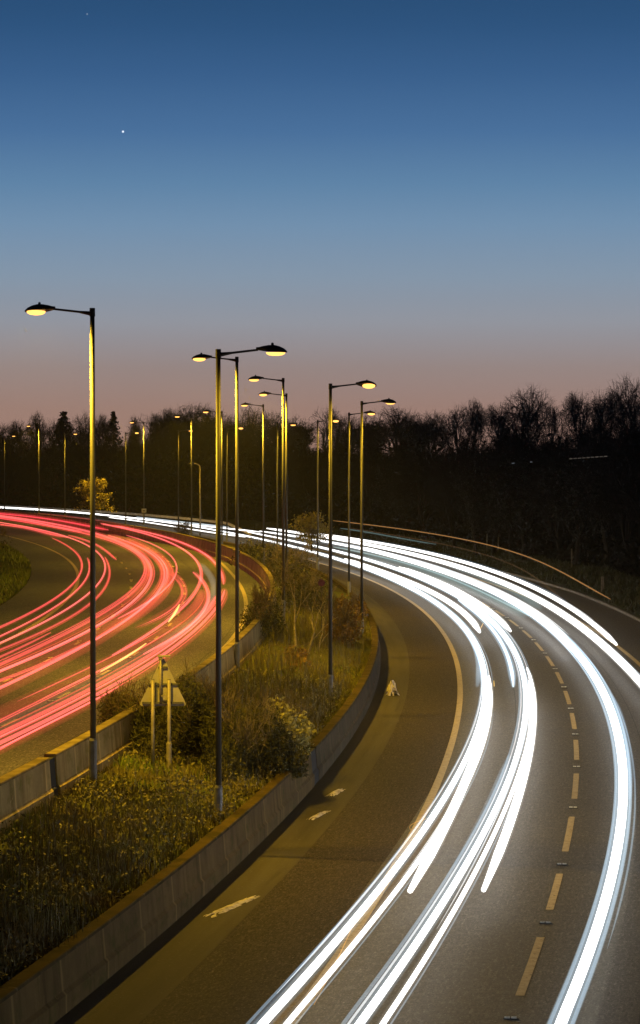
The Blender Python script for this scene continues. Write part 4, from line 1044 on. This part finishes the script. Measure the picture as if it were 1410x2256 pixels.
def shrub(name, lab, cat, px, py, size, lm, leaf, nleaf, seed, stem=None, maxd=4, zbase=None, grp=None, Y=None, asp=.5, spread=.9, up=.5, lumps=9, hollow=.35):
    """bush: stems from the ground plus leaf clumps round an uneven body"""
    if Y is None:
        x, Y = G(px, py, .9 if zbase is None else zbase)
    else: x = (px - 705) / FPX * Y
    zg = float(medz(np.array(x), np.array(Y))) if zbase is None else zbase
    rnd = random.Random(seed); rs = np.random.default_rng(seed); root = empty(name, (x, Y, zg - .05))
    segs = []
    for k in range(5):
        a = rnd.uniform(0, 6.28)
        grow(rnd, segs, Vector((math.cos(a) * size[0] * .12, math.sin(a) * size[1] * .12, 0)), Vector((math.cos(a) * .5, math.sin(a) * .5, 1)).normalized(), size[2] * .36, .02, 0, maxd, spread, up, .006)
    zm = max(s[1].z for s in segs); xm = max(max(abs(s[1].x) for s in segs), .1); ym = max(max(abs(s[1].y) for s in segs), .1)
    S = Vector((size[0] / xm, size[1] / ym, size[2] / zm)) * .97
    f = lambda v: Vector((v.x * S.x, v.y * S.y, v.z * S.z))
    pv, pf = prism_segs([f(s[0]) for s in segs], [f(s[1]) for s in segs], [s[2] for s in segs], [s[3] for s in segs])
    mesh_obj('stems', pv, pf, stem or M['brown_twig'], root)
    if nleaf:
        cs = rs.normal(size=(lumps, 3)); cs /= np.linalg.norm(cs, axis=1, keepdims=True); cs[:, 2] = np.abs(cs[:, 2])
        cs = cs * rs.uniform(.45, .8, (lumps, 1)); cs = np.r_[cs, [[0, 0, .35]]]
        pick = rs.integers(0, len(cs), nleaf); dirn = rs.normal(size=(nleaf, 3)); dirn /= np.linalg.norm(dirn, axis=1, keepdims=True)
        C = cs[pick] + dirn * (.42 * rs.uniform(hollow, 1, (nleaf, 1)))
        C = C * np.array(size) * np.array([1, 1, .78]); C[:, 2] = np.abs(C[:, 2] + .04 * size[2])
        lv, lf = leaf_quads(C, leaf, rs, asp=asp); mesh_obj('foliage', lv, lf, lm, root)
    tag(root, lab, cat, grp)
    return root
GB = 'shrubs in the median'
shrub('dark_shrub', 'dark spiky shrub right behind the sign posts, its top just under the triangle', 'shrub', 330, 1690, (1.2, 2.6, 2.1), M['gorse'], .17, 14000, 21, grp=GB, asp=.16)
shrub('dark_shrub', 'dark shrub right of the sign posts, left of the front middle lamp', 'shrub', 440, 1690, (1.3, 3.0, 2.6), M['gorse'], .17, 18000, 22, grp=GB, asp=.16)
shrub('dark_shrub', 'dark shrub just right of the front middle lamp column', 'shrub', 530, 1705, (1.2, 3.0, 2.45), M['gorse'], .17, 16000, 23, grp=GB, asp=.16)
shrub('dark_shrub', 'dark shrub at the left barrier behind the tall near lamp', 'shrub', 272, 1655, (.75, 1.8, 1.5), M['gorse'], .16, 7000, 24, grp=GB, asp=.16)
shrub('dark_shrub', 'dark shrub under the pale leaved bush, touching the barrier', 'shrub', 598, 1690, (.9, 2.4, 1.7), M['gorse'], .16, 9000, 25, grp=GB, asp=.2)
shrub('pale_leaved_bush', 'bush with bright pale leaves leaning towards the barrier', 'shrub', 612, 1660, (1.0, 2.4, 2.0), M['varieg'], .13, 5200, 26, grp=GB, asp=.55, lumps=12)
shrub('russet_bush', 'russet leaved bush behind the glaring lamp column', 'shrub', 760, 1425, (.85, 3.0, 2.4), M['russet'], .13, 4200, 27, grp=GB, asp=.6)
shrub('russet_bush', 'small russet bush at the foot of the bare saplings', 'shrub', 655, 1490, (.7, 2.5, 1.1), M['russet'], .13, 1100, 28, grp=GB, asp=.6)
shrub('bare_bush', 'bare twiggy bush overhanging the left barrier', 'shrub', 588, 1440, (1.2, 4.0, 2.5), M['gorse'], .13, 5000, 29, grp=GB, asp=.3, maxd=5)
shrub('bare_bush', 'twiggy bush filling the median behind the bare saplings', 'shrub', 655, 1365, (1.7, 8.0, 2.9), M['gorse'], .15, 7000, 30, grp=GB, asp=.3, maxd=5)
shrub('bare_bush', 'twiggy brown thicket in the far median below the white trails', 'shrub', 640, 1300, (1.9, 10.0, 2.7), M['gorse'], .16, 5000, 31, grp=GB, asp=.3, maxd=5)
shrub('bare_bush', 'low thicket beside the far barrier wall', 'shrub', 575, 1255, (2.4, 14.0, 2.2), M['gorse'], .2, 5000, 32, grp=GB, asp=.3, maxd=5)
shrub('bare_bush', 'small bare bush by the far lamp columns left of centre', 'shrub', 405, 1176, (1.1, 6.0, 1.6), M['gorse'], .2, 500, 33, grp=GB, asp=.3, maxd=5)
shrub('russet_bush', 'brown leaved bush along the right barrier between the two right lamps', 'shrub', 790, 1350, (.6, 8.0, 1.5), M['russet'], .14, 2200, 34, grp=GB, asp=.5)
shrub('bare_bush', 'bare overhanging bush at the left edge above the verge', 'shrub', -28, 1215, (2.0, 8.0, 2.6), M['gorse'], .2, 300, 35, zbase=1.6, maxd=5)
# small leafy trees lit by the lamps
def small_tree(lab, px, ptop, pbase, Y, w_, lm, seed, nl=2600, leaf=.28, trunk_h=.25):
    x = (px - 705) / FPX * Y; z0 = AT(px, pbase, Y).z; z1 = AT(px, ptop, Y).z; H = z1 - z0
    rnd = random.Random(seed); rs = np.random.default_rng(seed); segs = []
    grow(rnd, segs, Vector((0, 0, 0)), Vector((0, 0, 1)), H * trunk_h, .09, 0, 5, .8, .5, .012)
    zm = max(s[1].z for s in segs); xm = max(max(abs(s[1].x), abs(s[1].y)) for s in segs); k, kx = H / zm, w_ / xm
    f = lambda v: Vector((v.x * kx, v.y * kx, v.z * k))
    segs = [(f(a), f(b2), r, q, d) for a, b2, r, q, d in segs]
    (tv, tf), (cv, cf) = split_segs(segs, 1)
    root = empty('small_tree', (x, Y, z0)); mesh_obj('trunk', tv, tf, M['bark'], root); cr_o = mesh_obj('crown', cv, cf, M['brown_twig'], root)
    tips = np.array([s[1] for s in segs if s[4] >= 2]); C = tips[rs.integers(0, len(tips), nl)] + rs.normal(0, .16, (nl, 3))
    sp = []
    for k in range(46):                                   # sprays reaching out from the stem
        zb_ = H * rnd.uniform(.18, .82); az_ = rnd.uniform(0, 6.283); Lr = w_ * rnd.uniform(.55, 1.15) * (1.15 - .75 * max(0, zb_ / H - .35)); up_ = rnd.uniform(.05, .75)
        t = rs.random(int(nl / 30)) ** .7; sw = .05 + .13 * t
        P = np.stack([np.cos(az_) * t * Lr, np.sin(az_) * t * Lr, zb_ + up_ * t * Lr - .25 * t * t * Lr], 1) + rs.normal(0, 1, (len(t), 3)) * sw[:, None]
        sp.append(P[P[:, 2] < H * 1.02])
    C = np.concatenate(sp)
    lv, lf = leaf_quads(C, leaf, rs, asp=.5); mesh_obj('leaves', lv, lf, lm, cr_o)
    tag(root, lab, 'tree')
small_tree('small lamp-yellow tree beside the far trails, partly behind the tall near lamp column', 204, 1046, 1136, 300, 1.9, M['lampleaf'], 61, 2600, .26)
small_tree('low yellowish tree in front of the far wood, left of the glaring lamp column', 686, 1126, 1215, 215, 1.5, M['lampleaf'], 62, 1500, .2)
# bare saplings
def sapling(lab, px, pbase, ptop, seed, r=.05, lean=0.0):
    x, Y = G(px, pbase, 1.0); zg = float(medz(np.array(x), np.array(Y))); H = AT(px, ptop, Y).z - zg
    rnd = random.Random(seed); segs = []
    grow(rnd, segs, Vector((0, 0, -.1)), Vector((lean, 0, 1)).normalized(), H * .34, r, 0, 4, .6, .9, .008, (2, 3))
    zm = max(s[1].z for s in segs); k = H / zm
    segs = [(a * k, b2 * k, q, t, d) for a, b2, q, t, d in segs]
    (tv, tf), (cv, cf) = split_segs(segs, 2)
    root = empty('sapling', (x, Y, zg)); mesh_obj('trunk', tv, tf, M['pale_bark'], root); mesh_obj('crown', cv, cf, M['brown_twig'], root)
    tag(root, lab, 'sapling', 'bare saplings in the median')
sapling('tallest bare sapling with a pale straight stem in the middle of the median', 652, 1450, 1235, 71, 0.08)
sapling('forked bare sapling right of the tallest one', 676, 1455, 1275, 72, 0.072, .15)
sapling('thin bare sapling leaning left beside the tallest one', 640, 1430, 1260, 73, 0.056, -.2)
sapling('small bare sapling near the glaring lamp column', 700, 1440, 1290, 74, 0.056, .1)

# grass: too many blades to count
def blades(name, lab, n, yr, m, h, wdt, seed, dens, tilt=.35, xt=(0, 1)):
    rs = np.random.default_rng(seed)
    Y = yr[0] * (yr[1] / yr[0]) ** rs.random(n); t = rs.uniform(*xt, n); X = mL(Y) + (mR(Y) - mL(Y)) * t
    k = rs.random(n) < dens(X, Y, t); X, Y = X[k], Y[k]; n = len(X); Z = medz(X, Y) - .02
    hh = rs.uniform(*h, n) * (.6 + .7 * vnoise(X, Y, 1.4, 8)); a = rs.uniform(0, 6.28, n); tl = np.abs(rs.normal(0, tilt, n))
    ww = wdt * rs.uniform(.6, 1.4, n); ba = rs.uniform(0, 6.28, n)
    P = np.stack([X, Y, Z], 1); dx = np.stack([np.cos(ba), np.sin(ba), 0 * ba], 1) * ww[:, None] * .5
    lean = np.stack([np.cos(a) * tl, np.sin(a) * tl, np.ones(n)], 1)
    mid = P + lean * np.array([.4, .4, 1]) * (hh * .55)[:, None]; tip = P + lean * hh[:, None]
    V = np.stack([P - dx, P + dx, mid + dx * .8, mid - dx * .8, tip], 1).reshape(-1, 3); i = np.arange(n)[:, None] * 5
    F4 = np.concatenate([i, i + 1, i + 2, i + 3], 1); F3 = np.concatenate([i + 3, i + 2, i + 4], 1)
    F = [tuple(x) for x in F4.tolist()] + [tuple(x) for x in F3.tolist()]
    o = mesh_obj(name, V, F, m); tag(o, lab, 'grass', kind='stuff')
blades('grass', 'rough grass covering the median between the barriers', 60000, (38, 140), M['grass'], (.10, .34), .022, 91, lambda X, Y, t: .3 + .7 * (vnoise(X, Y, 1.1, 3) > .4))
blades('green_grass', 'fresh green grass beside the left barrier and round the sign posts', 26000, (42, 110), M['grass_green'], (.08, .26), .024, 92, lambda X, Y, t: (vnoise(X, Y, 1.6, 6) > .45) * np.clip(1.25 - t * 1.6, .08, 1))
blades('dead_weeds', 'dead brown weed stalks standing in the near median', 9000, (38, 85), M['weed'], (.25, .75), .02, 93, lambda X, Y, t: np.clip((vnoise(X, Y, 2.3, 9) - .35) * 2.2, .02, 1) * .8 * np.clip((t - .05) * 4, 0, 1), .16)
def brambles(name, lab, n, yr, m, leaf, seed, dens, hmax, xt):
    rs = np.random.default_rng(seed); Y = yr[0] * (yr[1] / yr[0]) ** rs.random(n); t = rs.uniform(*xt, n); X = mL(Y) + (mR(Y) - mL(Y)) * t
    k = rs.random(n) < dens(X, Y, t); X, Y = X[k], Y[k]
    h = hmax * np.clip(vnoise(X, Y, .9, 11) * .6 + vnoise(X, Y, .35, 12) * .5, .1, 1)
    C = np.stack([X, Y, medz(X, Y) + h * rs.random(len(X)) ** .6], 1) + rs.normal(0, .03, (len(X), 3))
    V, F = leaf_quads(C, leaf, rs, asp=.45); o = mesh_obj(name, V, F, m); tag(o, lab, 'weeds', kind='stuff')
brambles('brambles', 'matted brown brambles and weeds in the near median', 26000, (38, 95), M['weed'], .10, 96, lambda X, Y, t: np.clip((vnoise(X, Y, 1.9, 9) - .25) * 2, .05, 1), .5, (.05, .97))
brambles('weed_leaves', 'pale green leafy weeds scattered through the median', 22000, (38, 120), M['grass'], .09, 97, lambda X, Y, t: np.clip((vnoise(X, Y, 1.2, 14) - .3) * 2, .05, 1), .35, (.02, .97))
brambles('pale_flecks', 'tiny pale leaf flecks scattered through the median', 2200, (38, 130), M['varieg'], .06, 98, lambda X, Y, t: 1 + 0 * X, .5, (.03, .97))  # pale flecks strewn over the weeds
blades('dead_scrub', 'tall dry brown scrub stalks in the middle of the median', 9000, (74, 150), M['weed'], (.3, .85), .03, 99, lambda X, Y, t: np.clip((vnoise(X, Y, 2.0, 21) - .3) * 2.4, .02, 1), .22, (.08, .92))
def verge_blades(name, lab, n, xf, zf, yr, seed, mk):
    rs = np.random.default_rng(seed); Y = rs.uniform(*yr, n); d = rs.random(n); X, Z = xf(Y, d), None
    Z = zf(X, Y, d); a = rs.uniform(0, 6.28, n); hh = rs.uniform(.12, .38, n); ww = .04
    P = np.stack([X, Y, Z], 1); dx = np.stack([np.cos(a), np.sin(a), 0 * a], 1) * ww
    tip = P + np.stack([rs.normal(0, .1, n), rs.normal(0, .1, n), hh], 1)
    V = np.stack([P - dx, P + dx, tip], 1).reshape(-1, 3)
    o = mesh_obj(name, V, np.arange(n * 3).reshape(-1, 3), M[mk]); tag(o, lab, 'grass', kind='stuff')
verge_blades('verge_grass', 'green grass on the bank inside the left bend', 16000, lambda Y, d: lv_x(Y, .01 + d * .25), lambda X, Y, d: lv_z(X, Y, .01 + d * .25) - .02, (120, 260), 94, 'grass_green')
verge_blades('roadside_grass', 'dim grass on the verge along the outer kerb', 16000, lambda Y, d: kerbR(Y) + .2 + d * 5.2, lambda X, Y, d: hill_h(.1 + d * 5.2, Y, X), (120, 330), 95, 'shadegrass')

# faint lights glimpsed through the wood
DL = glow('distant_cool_light', (.75, .85, 1.0), .12)
DL2 = glow('distant_warm_light', (1.0, .85, .7), .09)
for k, (pa, pb, ya, yb, lab) in enumerate([(1254, 1340, 1011, 1005, 'long faint string of distant lights through the wood at the right'), (1118, 1136, 1022, 1020, 'short faint glint of light in the dark wood, left of the long string'), (1168, 1180, 1018, 1017, 'tiny glint of light between the short one and the long string')]):
    b = MB(); nseg = max(2, int((pb - pa) / 9)); r = random.Random(k)
    for j in range(nseg):
        if r.random() < .25: continue
        t0, t1 = j / nseg, (j + .75) / nseg; Y = 186.0
        p = AT(pa + (pb - pa) * t0, ya + (yb - ya) * t0, Y); q = AT(pa + (pb - pa) * t1, ya + (yb - ya) * t1, Y); b.tube([p, q], [.018 + .012 * r.random()] * 2, 6)
    if not b.v: p = AT(pa, ya, 186.0); q = AT(pb, yb, 186.0); b.tube([p, q], [.02, .02], 6)
    tag(b.build('distant_light', DL if k else DL2), lab, 'light')

# thin evening air: lets the lamps lift the dark wood a little
HAZE = 0.00012
if HAZE:
    b = MB(); b.box((0, 440, 28.9), (700, 1000, 62)); hz = b.build('haze', None if False else M['soil'])
    hz.data.materials.clear(); hm = bpy.data.materials.new('evening_air'); hm.use_nodes = True; ht = hm.node_tree; ht.nodes.clear()
    pv = N(ht, 'ShaderNodeVolumePrincipled'); pv.inputs['Color'].default_value = (.85, .87, .9, 1); pv.inputs['Density'].default_value = HAZE; pv.inputs['Anisotropy'].default_value = .3
    ho = N(ht, 'ShaderNodeOutputMaterial'); ht.links.new(pv.outputs[0], ho.inputs['Volume']); hz.data.materials.append(hm)
    tag(hz, 'thin evening haze over the road and the wood', 'haze', kind='stuff')
